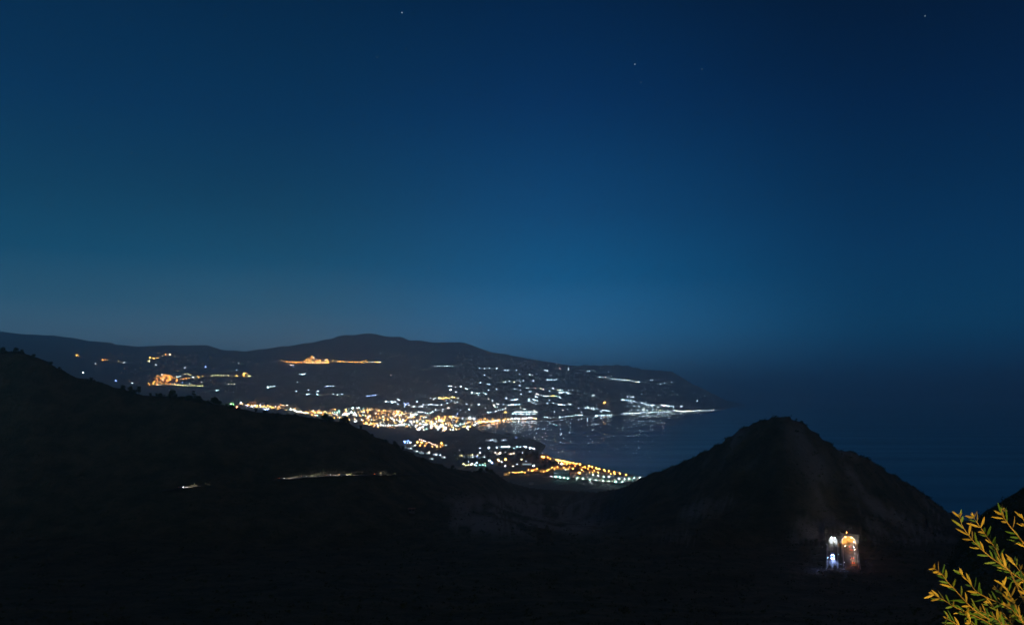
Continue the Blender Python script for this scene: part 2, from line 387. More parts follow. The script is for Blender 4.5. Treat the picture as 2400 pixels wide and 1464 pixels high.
def house_mesh(name, w, d, h, wallm, roofm, lit=None, hip=True, frac=.6, seed=0, winm=None):
    rd = random.Random(seed); b = MB()
    b.box((0, 0, h/2-1.5), (w, d, h+3), 0)
    if hip:
        e = .5; z = h; rh = .28*min(w, d)
        A = [(-w/2-e, -d/2-e, z), (w/2+e, -d/2-e, z), (w/2+e, d/2+e, z), (-w/2-e, d/2+e, z)]
        k = max(0, (w-d)/2); P, Q = (-k, 0, z+rh), (k, 0, z+rh)
        b.face([A[0], A[1], Q, P], 1); b.face([A[1], A[2], Q], 1); b.face([A[2], A[3], P, Q], 1); b.face([A[3], A[0], P], 1); b.face(A[::-1], 1)
    else:
        b.box((0, 0, h+.35), (w+.4, d+.4, .7), 1); b.box((w*.2, d*.1, h+1.5), (w*.3, d*.3, 1.7), 0)
    ns = max(1, int(h/3.2))
    for s in range(ns):
        z = 1.2+s*3.1
        for sy in (-1, 1):
            n = max(2, int(w/3))
            for k in range(n):
                x = -w/2+(k+.5)*w/n; m = 2 if rd.random() < frac else 3; y = sy*(d/2+.04)
                ww = min(1.1, w/n*.36)
                q = [(x-ww, y, z), (x+ww, y, z), (x+ww, y, z+1.7), (x-ww, y, z+1.7)]
                b.face(q if sy < 0 else q[::-1], m)
        for sx in (-1, 1):
            n = max(1, int(d/3.5))
            for k in range(n):
                y = -d/2+(k+.5)*d/n; m = 2 if rd.random() < frac else 3; x = sx*(w/2+.04)
                q = [(x, y-.7, z), (x, y+.7, z), (x, y+.7, z+1.7), (x, y-.7, z+1.7)]
                b.face(q if sx > 0 else q[::-1], m)
    me = b.mesh(name)
    for m in (wallm, roofm, winm or (M_win[lit] if lit else M_dark_win), M_dark_win): me.materials.append(m)
    return me
_hc = {}
def lit_house(px, py, c, label, group, size=1.0):
    """a house of the far hillside whose porch lamp and lit front are the point of light in the photograph"""
    p = foot(px, py+.6, 3.0)
    if p is not None: HOUSES.append((p, c, size > 1.4, label, group))
def build_houses(n_own, mass):
    HOUSES.sort(key=lambda l: l[0].y*(.6 if l[2] else 1))
    for i, (p, c, big, label, group) in enumerate(HOUSES):
        far = 0 if p.y < 4500 else 1
        key = (c, big, far, random.randrange(3))
        if key not in _hc:
            w, d, h = ((13, 10, 6.6), (11, 9, 6.4), (16, 10, 7))[key[3]]
            me = house_mesh('house', w, d, h, random.choice([M_white, M_cream, M_white]), M_tile, c, True, .4, key[3])
            b = MB()
            b.v = [tuple(x.co) for x in me.vertices]; b.f = [tuple(x.vertices) for x in me.polygons]; b.m = [x.material_index for x in me.polygons]
            r = (.4, 1.15)[far]*(1.8 if big else 1)
            b.ball((w*.2, -d/2-r-.2, 4.2), r, 4, .8)
            b.tube([(w*.2, -d/2-r-.2, -1), (w*.2, -d/2-r-.2, 4.0)], [.12, .1], 4, 3)
            me2 = b.mesh('house')
            for m in list(me.materials)+[M_lampbig[c]]: me2.materials.append(m)
            _hc[key] = (me2, b)
        rz = random.uniform(-.5, .5)-math.atan2(p.x, p.y)*.8; s = .8+.35*random.random()
        if i < n_own:
            o = bpy.data.objects.new('house', _hc[key][0]); COL.objects.link(o); o.location = p; o.rotation_euler = (0, 0, rz); o.scale = (s, s, s)
            tag(o, label, 'house', group)
        else:
            mats, M = mass; src = _hc[key]; i0 = len(M.v); cs, sn = math.cos(rz), math.sin(rz)
            M.v += [(p.x+(x*cs-y*sn)*s, p.y+(x*sn+y*cs)*s, p.z+z*s) for x, y, z in src[1].v]
            for f, mi in zip(src[1].f, src[1].m):
                m = src[0].materials[mi]
                if m not in mats: mats.append(m)
                M.f.append(tuple(i0+k for k in f)); M.m.append(mats.index(m))
ORD = ['', 'first', 'second', 'third', 'fourth', 'fifth', 'sixth', 'seventh', 'eighth', 'ninth', 'tenth', 'eleventh', 'twelfth', 'thirteenth', 'fourteenth', 'fifteenth', 'sixteenth', 'seventeenth', 'eighteenth', 'nineteenth', 'twentieth']
def ordinal(k, n):
    return 'leftmost' if k == 1 else 'rightmost' if k == n else ORD[k]+' from the left'
def parse(s, ox, oy, sc):
    """'x,y,c[*]' items of a zoomed crop -> photo pixels; * = a big bright one"""
    out = []
    for it in s.split():
        a = it.split(',')
        c = a[2] if len(a) > 2 else 'w'
        out.append((ox+float(a[0])/sc, oy+float(a[1])/sc, c.rstrip('*') or 'w', c.endswith('*')))
    return sorted(out)
def row(pts, n, c, jit=.6):
    """n lights spread along a polyline of photo pixels"""
    P = np.array(pts, float); l = np.concatenate([[0], np.cumsum(np.hypot(*np.diff(P, axis=0).T))])
    out = []
    for k in range(n):
        s = l[-1]*(k+.5)/n
        cc = c if len(c) == 1 else random.choice(c)
        out.append((np.interp(s, l, P[:, 0])+random.gauss(0, jit*.6), np.interp(s, l, P[:, 1])+random.gauss(0, jit), cc, False))
    return sorted(out)
def inpoly(pts, n, c, md=2.0):
    P = pts; out = []; k = 0
    x0, x1 = min(p[0] for p in P), max(p[0] for p in P); y0, y1 = min(p[1] for p in P), max(p[1] for p in P)
    while len(out) < n and k < n*60:
        k += 1; x, y = random.uniform(x0, x1), random.uniform(y0, y1); ins = False
        for i in range(len(P)):
            (ax, ay), (bx, by) = P[i], P[(i+1) % len(P)]
            if (ay > y) != (by > y) and x < (bx-ax)*(y-ay)/(by-ay)+ax: ins = not ins
        if ins and all((x-o[0])**2+((y-o[1])*1.8)**2 > md*md for o in out): out.append((x, y, random.choice(c), False))
    return sorted(out)
def strong(pts): return [(x, y, c, True) for x, y, c, _ in pts]
def put(pts, what, desc, group, one=None, size=1.0):
    """desc has {c} for the colour; clusters of up to 12 get an ordinal, larger ones share one label"""
    n = len(pts)
    for k, (x, y, c, big) in enumerate(pts, 1):
        d = desc.format(c=CNAME[c])
        lab = d if n == 1 else ('%s, %s' % (d, ordinal(k, n)) if n <= 14 else d)
        sc = size*(1.7 if big and what == 'house' else 1.35 if big else 1.0)
        if what == 'lamp': lamp(x, y, c, lab, group, sc*(1 if big else random.choice((.55, .75, .9, 1.0, 1.15))), big)
        elif what == 'house': lit_house(x, y, c, lab, group, sc)

# --- scattered lights of the left mountainside
put(parse('720,330,o 745,333,o 960,370,o 982,368,o 1005,370,o 1110,383,o', 0, 750, 4), 'lamp', '{c} street lamp on the dark slope above the left ridge', 'lamps high on the left mountain')
put(parse('800,338,w 893,396,w 1108,325,w 1160,398,w 1085,565,b 780,491,w', 0, 750, 4), 'house', 'house with {c} lights on dark slope above the left ridge', 'lit houses high on the left mountain')
put(parse('1385,384,y 1400,383,y 1405,350,a 1425,352,a 1445,357,a 1470,353,a 1485,350,a 1523,333,y 1553,318,o 1592,320,h', 0, 750, 4), 'lamp', '{c} street lamp climbing the slope above the orange village', 'lamps above the orange hill village')
put(parse('1460,413,w 1733,443,w 1925,437,b* 2232,400,w 2220,467,c 1595,491,w 1383,525,w 1243,587,w', 0, 750, 4), 'house', 'house with {c} lights on the slope round the orange village', 'lit houses around the orange hill village')
# --- orange village
put(inpoly([(333, 904), (352, 893), (366, 890), (368, 876), (398, 877), (415, 885), (418, 893), (408, 901), (380, 901), (350, 904)], 62, 'ooooooh', 2.3), 'lamp', '{c} street lamp in the dense orange village on the left mountain', 'street lamps of the orange hill village', size=.8)
put(parse('830,600,h 865,598,w 900,595,w 935,590,w 980,560,y 1020,550,y 1060,570,y 1090,585,h 850,645,o 890,648,o 950,640,o 1000,632,o 1050,625,o', 300, 800, 7.32), 'lamp', '{c} street lamp on the right wing of the orange village', 'street lamps on the right wing of the orange village', size=.8)
put(parse('1110,615,w* 925,698,b 1050,720,w 1272,700,h 1185,585,o* 1210,615,o* 1280,595,o', 300, 800, 7.32), 'house', 'house with {c} lights at the edge of the orange village', 'lit houses at the edge of the orange village')
put(row([(409, 901), (440, 903), (477, 904)], 12, 'y', .3), 'lamp', '{c} lamp on the road below the orange village', 'lamps on the road below the orange village', size=.6)
put(row([(495, 880), (512, 879), (538, 879)], 10, 'y', .3), 'lamp', '{c} lamp in the row right of the orange village', 'lamps in the row right of the orange village', size=.65)
put(parse('1768,577,o 1855,585,a 1870,590,a 1985,580,a 2000,545,a* 2040,552,a 2070,592,y 2090,592,y', 300, 800, 7.32), 'lamp', '{c} lamp ending the row right of the orange village', 'lamps ending the row right of the orange village', size=.9)
put(parse('1670,700,h 1725,725,h 1775,722,h 1822,725,h 1480,828,c 1510,830,c 1540,832,c 1885,365,w', 300, 800, 7.32), 'house', 'house with {c} lights on dark slope below the lamp row', 'lit houses below the lamp row')
# --- hilltop village with lamp rows
put(parse('290,330,o 335,338,o 378,342,o 430,345,o 487,350,o 540,355,o 590,355,o 640,362,o', 620, 800, 7.32), 'lamp', '{c} street lamp in the even row left of the hilltop village', 'lamp row left of the hilltop village', size=1.05)
put(inpoly([(710, 850), (716, 840), (733, 833), (746, 834), (743, 841), (754, 846), (762, 839), (770, 840), (774, 844), (772, 850)], 38, 'ooooah', 2.2), 'lamp', '{c} street lamp on the hump of the hilltop village', 'street lamps of the hilltop village', size=.8)
put(row([(716, 849.5), (740, 850), (771, 849.5)], 12, 'yah', .2), 'lamp', '{c} lamp on the road along the foot of the hilltop village', 'lamps along the foot of the hilltop village', size=.75)
put(row([(777, 845.5), (800, 847), (830, 847), (863, 848)], 22, 'aao', 1.0), 'lamp', '{c} street lamp in the long row right of the hilltop village', 'long lamp row right of the hilltop village', size=.72)
put(parse('1845,348,w 1890,352,a 1915,352,a 1940,353,a 1960,352,a 1980,352,p', 620, 800, 7.32), 'lamp', '{c} street lamp at the right end of the hilltop lamp row', 'lamps ending the hilltop row', size=.85)
put(parse('345,372,h 440,390,h 465,395,h 485,402,w 495,430,b* 150,440,c 172,335,w 725,488,w 610,557,w 635,557,w 655,556,w 680,553,w 562,697,c', 620, 800, 7.32), 'house', 'house with {c} lights just below the hilltop village', 'lit houses below the hilltop village')
put(parse('45,785,w 60,775,w 85,770,w 105,768,w 130,768,w 165,765,w 540,845,w 752,830,w 725,903,w 762,893,w 885,860,c 915,848,w 910,900,c*', 620, 800, 7.32), 'house', 'house with {c} lights scattered mid slope on the mountain', 'lit houses scattered mid slope')
put(parse('1040,770,b 1065,765,b 1090,755,w 1125,757,w 1170,757,w 1755,930,b 1800,928,b 1855,924,b 1895,915,w 1170,890,w 1240,912,w 1330,900,w 1980,205,w', 620, 800, 7.32), 'house', 'house with {c} lights scattered low on the central mountain', 'lit houses low on the central mountain')
put(parse('2070,1022,w 2100,1020,w 2130,1026,w 2180,1037,w 2215,1035,w 2245,1033,w 2280,980,w 2310,1000,w', 620, 800, 7.32), 'house', 'house with {c} lights in the string just above the town', 'string of lit houses above the town')
# --- central slope
put(parse('565,508 595,510 628,513 680,517 708,518 740,515,c 770,518,c', 900, 750, 4.8), 'house', 'house with {c} lights in the high row on the central mountain', 'high row of lit houses')
put(parse('725,745 745,742 762,742 747,780,w* 808,800 805,740 865,745 920,765 940,768 962,765', 900, 750, 4.8), 'house', 'house with {c} lights left of the bay on the mid slope', 'lit houses on the mid slope left of the bay')
put(parse('525,867 575,872 830,873 755,905 790,912 820,915 695,900,b 710,930 500,945 520,945 540,945 575,945 600,948 645,952', 900, 750, 4.8), 'house', 'house with {c} lights around the amber terrace above the town', 'lit houses around the amber terrace')
put(row([(1027, 932), (1037, 933), (1046, 932), (1066, 930)], 12, 'aay', .8), 'lamp', '{c} street lamp on the amber terrace above the town', 'lamps of the amber terrace', size=.9)
put(parse('310,970 330,967 350,968 395,968 415,965 435,970 385,1030 410,1030 435,1032 465,1042 490,1042 520,1040 545,1028 580,1003,w* 610,1010 655,1020 225,930,b 245,945,b* 265,930,b', 900, 750, 4.8), 'house', 'house with {c} lights on the slope right behind the town', 'lit houses right behind the town')
put(parse('820,1050,b* 805,1070,b 930,942 1060,943', 900, 750, 4.8), 'house', 'house with {c} lights above the viaduct', 'lit houses above the viaduct')
put(parse('615,232,w', 900, 750, 4.8), 'house', 'single lit house on the mountain crest against the sky', None)
# --- right hillside above the bay
hillA = '''180,10 265,17 345,15 480,17 625,52 675,50 830,42 900,75 890,122 1060,123,w 1120,128,p 1185,117 1215,160 265,135 335,175 600,255,y 640,252 700,243 790,258,y 835,228 880,235 940,230 1095,243 1120,237'''
hillB = '''1335,52 1370,65 1420,140 1450,140 1365,217 1410,220 1440,220 1490,220 1525,215 1600,15,p* 1740,28 2065,77 2105,68 2150,40 2210,62,t 2285,170 2310,172'''
hillC = '''185,272 315,297 350,300 870,315 890,315 10,372 340,400 485,385,w* 1000,360 1040,360 1120,365,p 1160,370,r 1235,370,y 1300,380,p* 1465,370,w* 1560,392,y 1600,395 1640,400 1410,412'''
hillD = '''45,435 95,437 40,465 95,462 135,455 175,452 240,440 290,465 155,490 795,373 825,375 855,400 905,405 910,465 1060,425 1080,422'''
hillE = '''1565,437 1620,445 1655,435 1700,428 1745,405 1805,390 1720,455 1745,460 1775,457 1590,465 1180,470,p 1165,487 1215,480 1255,490 1310,497 1350,500 1380,500 1440,500,a 1470,497,a 1500,500,y 1530,510,t 1580,520 1600,535 1165,520 1195,525'''
hillF = '''730,567 760,567 800,567 835,562 1050,565 1115,560 1040,590 1090,600 1150,578 1190,580 1128,622 1410,575 1365,628 1475,628 1560,655 1600,650 1620,660 1670,660 1740,630,p 1780,630'''
hillG = '''340,555,h 403,585 430,668,h* 500,683 480,640 515,645 588,652 450,695 690,662 730,658 770,655 815,655 880,650 645,547 155,650 515,747 550,747 637,727 460,770 325,790 375,785'''
for s_, d_, g_ in ((hillA, 'house with {c} lights high on the slope above the bay', 'lit houses high above the bay'), (hillB, 'house with {c} lights near the crest above the bay', 'lit houses near the crest above the bay'),
                   (hillC, 'house with {c} lights in the upper band above the bay', 'upper band of lit houses above the bay'), (hillD, 'house with {c} lights in the loose middle band above the bay', 'loose middle band of lit houses'),
                   (hillE, 'house with {c} lights in the dense white hamlet above the bay', 'lit houses of the white hamlet above the bay'), (hillF, 'house with {c} lights in the lower band above the shore', 'lower band of lit houses above the shore'),
                   (hillG, 'house with {c} lights on the slope above the waterfront', 'lit houses above the waterfront')):
    put(parse(s_, 1100, 860, 7.5), 'house', d_, g_)
put(parse('625,785,a 645,787,a', 1100, 860, 7.5), 'lamp', '{c} street lamp at the upper end of the viaduct', 'lamps at the viaduct end', size=1.0)
put(parse('1915,720 2030,708 2055,700 2085,712 2145,712 1970,795 1930,835 2180,490,w* 2390,170,p', 1100, 860, 7.5), 'house', 'house with {c} lights between the two shore villages', 'lit houses between the two shore villages')
put(parse('2375,620,o*', 1100, 860, 7.5), 'lamp', 'single bright {c} lamp on the dark slope above the shore', None, size=1.1)
put(parse('360,432 390,427 415,408 455,425,t 550,430 605,440 600,467 640,482 572,493,p 505,493', 1300, 780, 4.8), 'house', 'house with {c} lights at the top of the headland', 'lit houses at the top of the headland')
put(row([(1434, 887.5), (1458, 889), (1480, 892), (1501, 895.5)], 17, 'wwwwy', .5), 'lamp', '{c} street lamp in the sloping row high on the headland', 'sloping lamp row high on the headland', size=.75)
put(parse('1075,525 1098,528 1160,577 1182,573 1230,560 1320,548 432,700,w* 1605,763', 1300, 780, 4.8), 'house', 'lone house with {c} lights on the dark headland', 'lone lit houses on the headland')
put(inpoly([(1370, 955), (1380, 951), (1400, 956), (1437, 957), (1438, 963), (1410, 966), (1390, 962)], 20, 'w', 2.4), 'lamp', '{c} lamp in the shore village left of the headland', 'lamps of the shore village left of the headland', size=.75)
# --- right coast village
put(parse('245,237 265,242 290,245 320,247 350,252 385,255 410,258 400,200 430,200 335,195 440,270 455,280 400,290', 1420, 900, 6.667), 'lamp', '{c} lamp in the steep upper corner of the coast village', 'lamps of the upper corner of the coast village', size=.8)
put(parse('510,288 560,295 580,300 610,305 640,322 665,325 700,325 720,325 750,325 880,325 910,328,p* 935,330 985,335 1020,335 1060,330 1090,335 720,352 815,353 975,355 1060,355 1175,353 1200,345 435,340 515,345 600,375 650,350 1430,258', 1420, 900, 6.667), 'lamp', '{c} lamp in the upper streets of the coast village', 'lamps of the upper streets of the coast village', size=.8)
put(row([(1455, 968.5), (1500, 966.5), (1550, 965), (1600, 964), (1640, 961.5), (1676, 961)], 46, 'wwwh', .5), 'lamp', '{c} lamp along the waterfront of the coast village', 'waterfront lamps of the coast village', size=.85)
put(inpoly([(1458, 963), (1480, 957), (1530, 957), (1600, 961), (1600, 964), (1500, 967)], 22, 'wwwy', 2.0), 'lamp', '{c} lamp between the waterfront and the upper streets', 'lamps behind the coast village waterfront', size=.75)
put(row([(1265, 977), (1300, 977), (1340, 974.5), (1366, 973)], 14, 'w', .8), 'lamp', '{c} lamp on the thin shore road between the villages', 'lamps on the shore road between the villages', size=.7)
put(row([(1393, 976), (1415, 975.5), (1436, 975)], 9, 'w', .6), 'lamp', '{c} lamp along the shore of the left coast village', 'shore lamps of the left coast village', size=.75)

# ------------------------------------------------------------------ main town at the head of the bay
TOWN = [(700, 966), (740, 962), (782, 958), (850, 953), (900, 958), (950, 962), (1000, 972), (1060, 977), (1118, 982), (1122, 999), (1060, 1008), (1010, 1008), (955, 1003), (900, 1004), (850, 994), (800, 980), (740, 975)]
put(row([(608, 951), (640, 953), (676, 949)], 14, 'oooh', 1.6), 'lamp', '{c} street lamp at the top of town by the ridge', 'lamps at the top of town beside the ridge')
put(row([(577, 951), (597, 951.5)], 5, 'bw', .8)+row([(616, 958), (631, 958)], 4, 'wb', .8), 'house', 'house with {c} lights at the ridge edge under the church', 'lit houses at the ridge edge under the church')
put(row([(680, 960), (697, 963)], 9, 'twy', 2.0)+row([(697, 964), (727, 968)], 8, 'h', .8), 'lamp', '{c} lamp on the street running down beside the black ridge', 'lamps on the street beside the ridge')
put(row([(729, 966), (740, 963), (752, 966), (782, 967)], 14, 'ooowh', 2.4), 'lamp', '{c} street lamp in the upper town beside the black ridge', 'lamps of the upper town beside the ridge')
put(parse('2095,390,t 2150,392,t 2195,395,t', 540, 920, 8.571), 'lamp', '{c} lamp in the upper town', 'teal lamps of the upper town', size=1.1)
put(row([(802, 970), (822, 969)], 6, 'w', .6)+[(823, 965, 'w', True), (832, 968, 'h', True)], 'lamp', '{c} floodlight in the bright yard of the upper town', 'floodlights of the upper town yard', size=1.0)
put(inpoly([(850, 964), (900, 966), (960, 968), (1010, 977), (1050, 983), (1050, 990), (960, 990), (880, 986), (845, 978)], 70, 'ooooahw', 3.0), 'lamp', '{c} street lamp in the middle of the town', 'street lamps in the middle of the town')
put(row([(852, 989), (870, 992), (885, 993)], 10, 'oo', 1.0), 'lamp', '{c} street lamp at the lower left edge of the town', 'lamps at the lower left edge of the town')
put(row([(890, 996), (915, 996.5), (935, 996), (956, 993)], 12, 'w', .6), 'lamp', '{c} floodlight on the long bright white yard of the town', 'floodlights of the long white yard', size=1.25)
put(row([(888, 963), (905, 961), (922, 963), (932, 962), (940, 965)], 12, 'aaoop', 1.2), 'lamp', '{c} street lamp on the lit church hill of the town', 'lamps of the church hill', size=1.1)
put(inpoly([(960, 999), (1000, 985), (1050, 988), (1118, 1000), (1110, 1006), (1040, 1009), (970, 1006)], 46, 'wwwhho', 3.0), 'lamp', '{c} street lamp in the lower town toward the bay', 'street lamps in the lower town')
put([(1011, 997, 'w', True), (1044, 1001, 'p', True), (1030, 984, 'p', True), (975, 998, 'w', True)], 'lamp', 'very bright {c} floodlight in the lower town', 'floodlights of the lower town', size=1.1)
put([(1101.7, 979, 'w', True), (1111, 980.5, 'w', True)], 'lamp', 'large {c} floodlight under the viaduct', 'floodlights under the viaduct', size=1.1)
put(row([(1118, 986), (1150, 987), (1193, 983)], 16, 'ooah', 1.0)+[(1123.6, 989, 'o', True)], 'lamp', '{c} street lamp on the orange waterfront of the town', 'lamps of the orange waterfront', size=1.1)
put(row([(1140, 988), (1170, 986), (1190, 984)], 8, 'h', .5), 'lamp', '{c} floodlight on the quay of the orange waterfront', 'floodlights on the quay', size=1.2)
put(row([(1195, 983), (1218, 981.5)], 6, 'w', .5), 'lamp', '{c} floodlight on the middle quay', 'floodlights of the middle quay', size=1.2)
put(row([(1222, 982), (1240, 979), (1258, 980)], 8, 'whpo', .9), 'lamp', '{c} floodlight at the bright end of the waterfront', 'floodlights at the end of the waterfront', size=1.35)
put(row([(1205, 965), (1260, 965)], 12, 'w', .3), 'lamp', '{c} lamp in the upper straight row above the quay', 'upper straight lamp row above the quay', size=.95)
put(row([(1207, 970), (1256, 970)], 12, 'w', .4), 'lamp', '{c} lamp in the lower straight row above the quay', 'lower straight lamp row above the quay', size=.75)
for x, y, c, _ in inpoly(TOWN, 330, 'ooooahwwt', 1.6)+inpoly([(1120, 981), (1195, 979), (1195, 986), (1122, 991)], 26, 'oooa', 1.8)+inpoly([(1008, 974), (1060, 975), (1110, 979), (1060, 983)], 26, 'ooaw', 2.0)+inpoly([(900, 938), (1060, 925), (1180, 935), (1330, 940), (1420, 965), (1260, 972), (1080, 968), (940, 955)], 34, 'wwwh', 7)+row([(560, 946), (620, 952), (690, 962), (760, 966)], 34, 'oooaw', 2.2)+row([(1120, 989), (1190, 983), (1258, 979)], 24, 'ohoa', .8)+inpoly([(960, 1032), (1040, 1040), (1150, 1055), (1240, 1050), (1240, 1090), (1180, 1098), (1080, 1085), (1000, 1058)], 16, 'wwhy', 8): stuff_lamp(x, y, c)
# the mass of the town's houses
TH = MB(); TM = [M_cream, M_white]
for x, y, c, _ in inpoly(TOWN, 420, 'o', 1.5)+inpoly([(1060, 976), (1195, 979), (1258, 976), (1255, 983), (1195, 986), (1122, 991)], 110, 'o', 1.5)+inpoly([(560, 946), (610, 944), (680, 950), (720, 963), (690, 964), (600, 958)], 60, 'o', 1.5):
    p = foot(x, y)
    if p is None or not 5500 < p.y < 8600: continue
    w, d, h = random.uniform(10, 20), random.uniform(9, 14), random.choice([7, 7, 10, 13])
    TH.box((p.x, p.y, p.z+h/2-2), (w, d, h+4), int(random.random() < .4), random.uniform(0, 3))
def building(px, py, w, d, h, m, roof, label, cat='building', name='building', group=None, lit=None, rz=None, bv=None, tower=None):
    """walls, roof and each window as parts"""
    p = foot(px, py, 0, bv)
    rt = empty(name, (p.x, p.y, p.z), -math.atan2(p.x, p.y) if rz is None else rz); tag(rt, label, cat, group)
    b = MB(); b.box((0, 0, h/2-2), (w, d, h+4)); b.build('wall', [m], rt)
    b = MB(); e = .6; rh = .22*min(w, d)
    A = [(-w/2-e, -d/2-e, h), (w/2+e, -d/2-e, h), (w/2+e, d/2+e, h), (-w/2-e, d/2+e, h)]; P, Q = (-w/2-e, 0, h+rh), (w/2+e, 0, h+rh)
    b.face([A[0], A[1], Q, P]); b.face([A[2], A[3], P, Q]); b.face([A[1], A[2], Q]); b.face([A[3], A[0], P]); b.face(A[::-1])
    b.build('roof', [roof], rt)
    n = max(2, int(w/5)); me = None
    for k in range(n):
        for s in range(max(1, int(h/4.5))):
            b = MB(); x = -w/2+(k+.5)*w/n; z = 1.5+s*4; b.face([(x-1, -d/2-.05, z), (x+1, -d/2-.05, z), (x+1, -d/2-.05, z+2), (x-1, -d/2-.05, z+2)])
            b.build('window', [M_win[lit] if lit and random.random() < .5 else M_dark_win], rt)
    if tower:
        b = MB(); tw, thh = tower; b.box((w*.3, 0, thh/2), (tw, tw, thh)); b.box((w*.3, 0, thh+1.5), (tw*.7, tw*.7, 3)); b.build('bell_tower', [m], rt)
        b = MB(); b.box((w*.3, 0, thh+4.5), (tw*.8, tw*.8, 3.2), taper=.1); b.build('tower_roof', [roof], rt)
    return rt
building(592, 947, 60, 26, 24, M_ochre, M_tile, 'large orange lit church with bell tower at the left top of town', 'church', 'church', None, 'o', tower=(8, 42))
building(544, 945.5, 34, 16, 14, M_white, M_flat, 'green lit building at the left edge of town by the ridge', 'building')
building(913, 964.5, 70, 22, 18, M_ochre, M_tile, 'long orange lit building on the church hill of the town', 'building', lit='a')
put([(542, 946.5, 'g', True), (547, 946.5, 'g', False), (556, 954, 'r', True)], 'lamp', '{c} lamp at the left edge of town by the ridge', 'coloured lamps at the left edge of town')
put([(581, 948.5, 'o', True), (590, 949, 'o', False), (598, 949, 'h', True), (604, 949, 'o', True), (565, 943, 'w', True), (572, 944, 'o', False)], 'lamp', '{c} floodlight in front of the orange lit church', 'floodlights of the church', size=.9)

# ------------------------------------------------------------------ viaduct
def viaduct():
    A, B = Vector((*wpt(1074, 979.5), 0)), None
    pts = []
    for k in range(25):
        u = k/24; px = 1076+u*116; D = 6750-u*250; py = 978.2-12.2*u-2.0*math.sin(math.pi*u)
        pts.append(Vector(((px-CX)/F*D, D, H-(py-HY)/F*D)))
    rt = empty('viaduct', pts[12]); tag(rt, 'long pale motorway viaduct on tall piers above the waterfront', 'viaduct')
    o0 = pts[12]
    b = MB()
    for a, c in zip(pts, pts[1:]):
        d = (c-a); n = Vector((-d.y, d.x, 0)).normalized()*6
        q0, q1, q2, q3 = a-n-o0, c-n-o0, c+n-o0, a+n-o0
        dn = Vector((0, 0, -4)); b.face([q0, q1, q2, q3]); b.face([q0+dn, q0, q3, q3+dn][::-1]); b.face([q0+dn, q1+dn, q1, q0]); b.face([q3, q2, q2+dn, q3+dn]); b.face([q3+dn, q2+dn, q1+dn, q0+dn])
    b.build('deck', [M_conc], rt)
    for k in range(1, 24):
        p = pts[k]-o0; hb = 75
        b = MB(); b.box((p.x, p.y, p.z-4-hb/2), (4.5, 4.5, hb)); b.build('pier', [M_conc], rt)
viaduct()

# ------------------------------------------------------------------ trees
def crown_mesh(name, r, h, n, seed, spread=1.0):
    rd = random.Random(seed); b = MB(); lobes = []
    for k in range(7):
        a = rd.uniform(0, 6.28); u = rd.uniform(.15, .75)*r
        lobes.append((u*math.cos(a), u*math.sin(a), h*rd.uniform(.35, .85), r*rd.uniform(.35, .6)))
    lobes.append((0, 0, h*.72, r*.55))
    for k in range(n):
        lx, ly, lz, lr = rd.choice(lobes)
        v = Vector((rd.gauss(0, 1), rd.gauss(0, 1), rd.gauss(0, .8))).normalized()*lr*rd.uniform(.55, 1.08)
        c = Vector((lx, ly, lz))+v; s = r*rd.uniform(.06, .14)*spread
        a = Vector((rd.gauss(0, 1), rd.gauss(0, 1), rd.gauss(0, 1))).normalized(); t2 = a.orthogonal().normalized(); u2 = a.cross(t2)
        b.face([c-t2*s, c+u2*s*.7, c+t2*s, c-u2*s*.7])
    return b.mesh(name), lobes
def trunk_mesh(name, r, h, lobes):
    b = MB(); b.tube([(0, 0, -1.5), (0, 0, h*.25), (r*.05, 0, h*.5)], [h*.035, h*.028, h*.018], 6)
    for lx, ly, lz, lr in lobes[:5]: b.tube([(0, 0, h*.28), (lx*.6, ly*.6, lz*.75), (lx, ly, lz)], [h*.018, h*.011, h*.004], 5)
    return b.mesh(name)
TREES = []
for k, (r, h, n, sp) in enumerate(((4.2, 8.5, 620, 1.0), (5.2, 7.6, 760, 1.0), (3.2, 9.5, 560, 1.0), (2.0, 11.5, 420, 1.2))):
    cm, lb = crown_mesh('crown', r, h, n, 40+k, sp); cm.materials.append(M_leafdark)
    tm = trunk_mesh('trunk', r, h, lb); tm.materials.append(M_bark); TREES.append((cm, tm))
def tree(p, k, s, label, group, name='tree', rz=None):
    rt = empty(name, (p.x, p.y, p.z), random.uniform(0, 6.28) if rz is None else rz); rt.scale = (s, s, s*random.uniform(.9, 1.1)); tag(rt, label, 'tree', group)
    link('crown', TREES[k][0], (), rt); link('trunk', TREES[k][1], (), rt); return rt
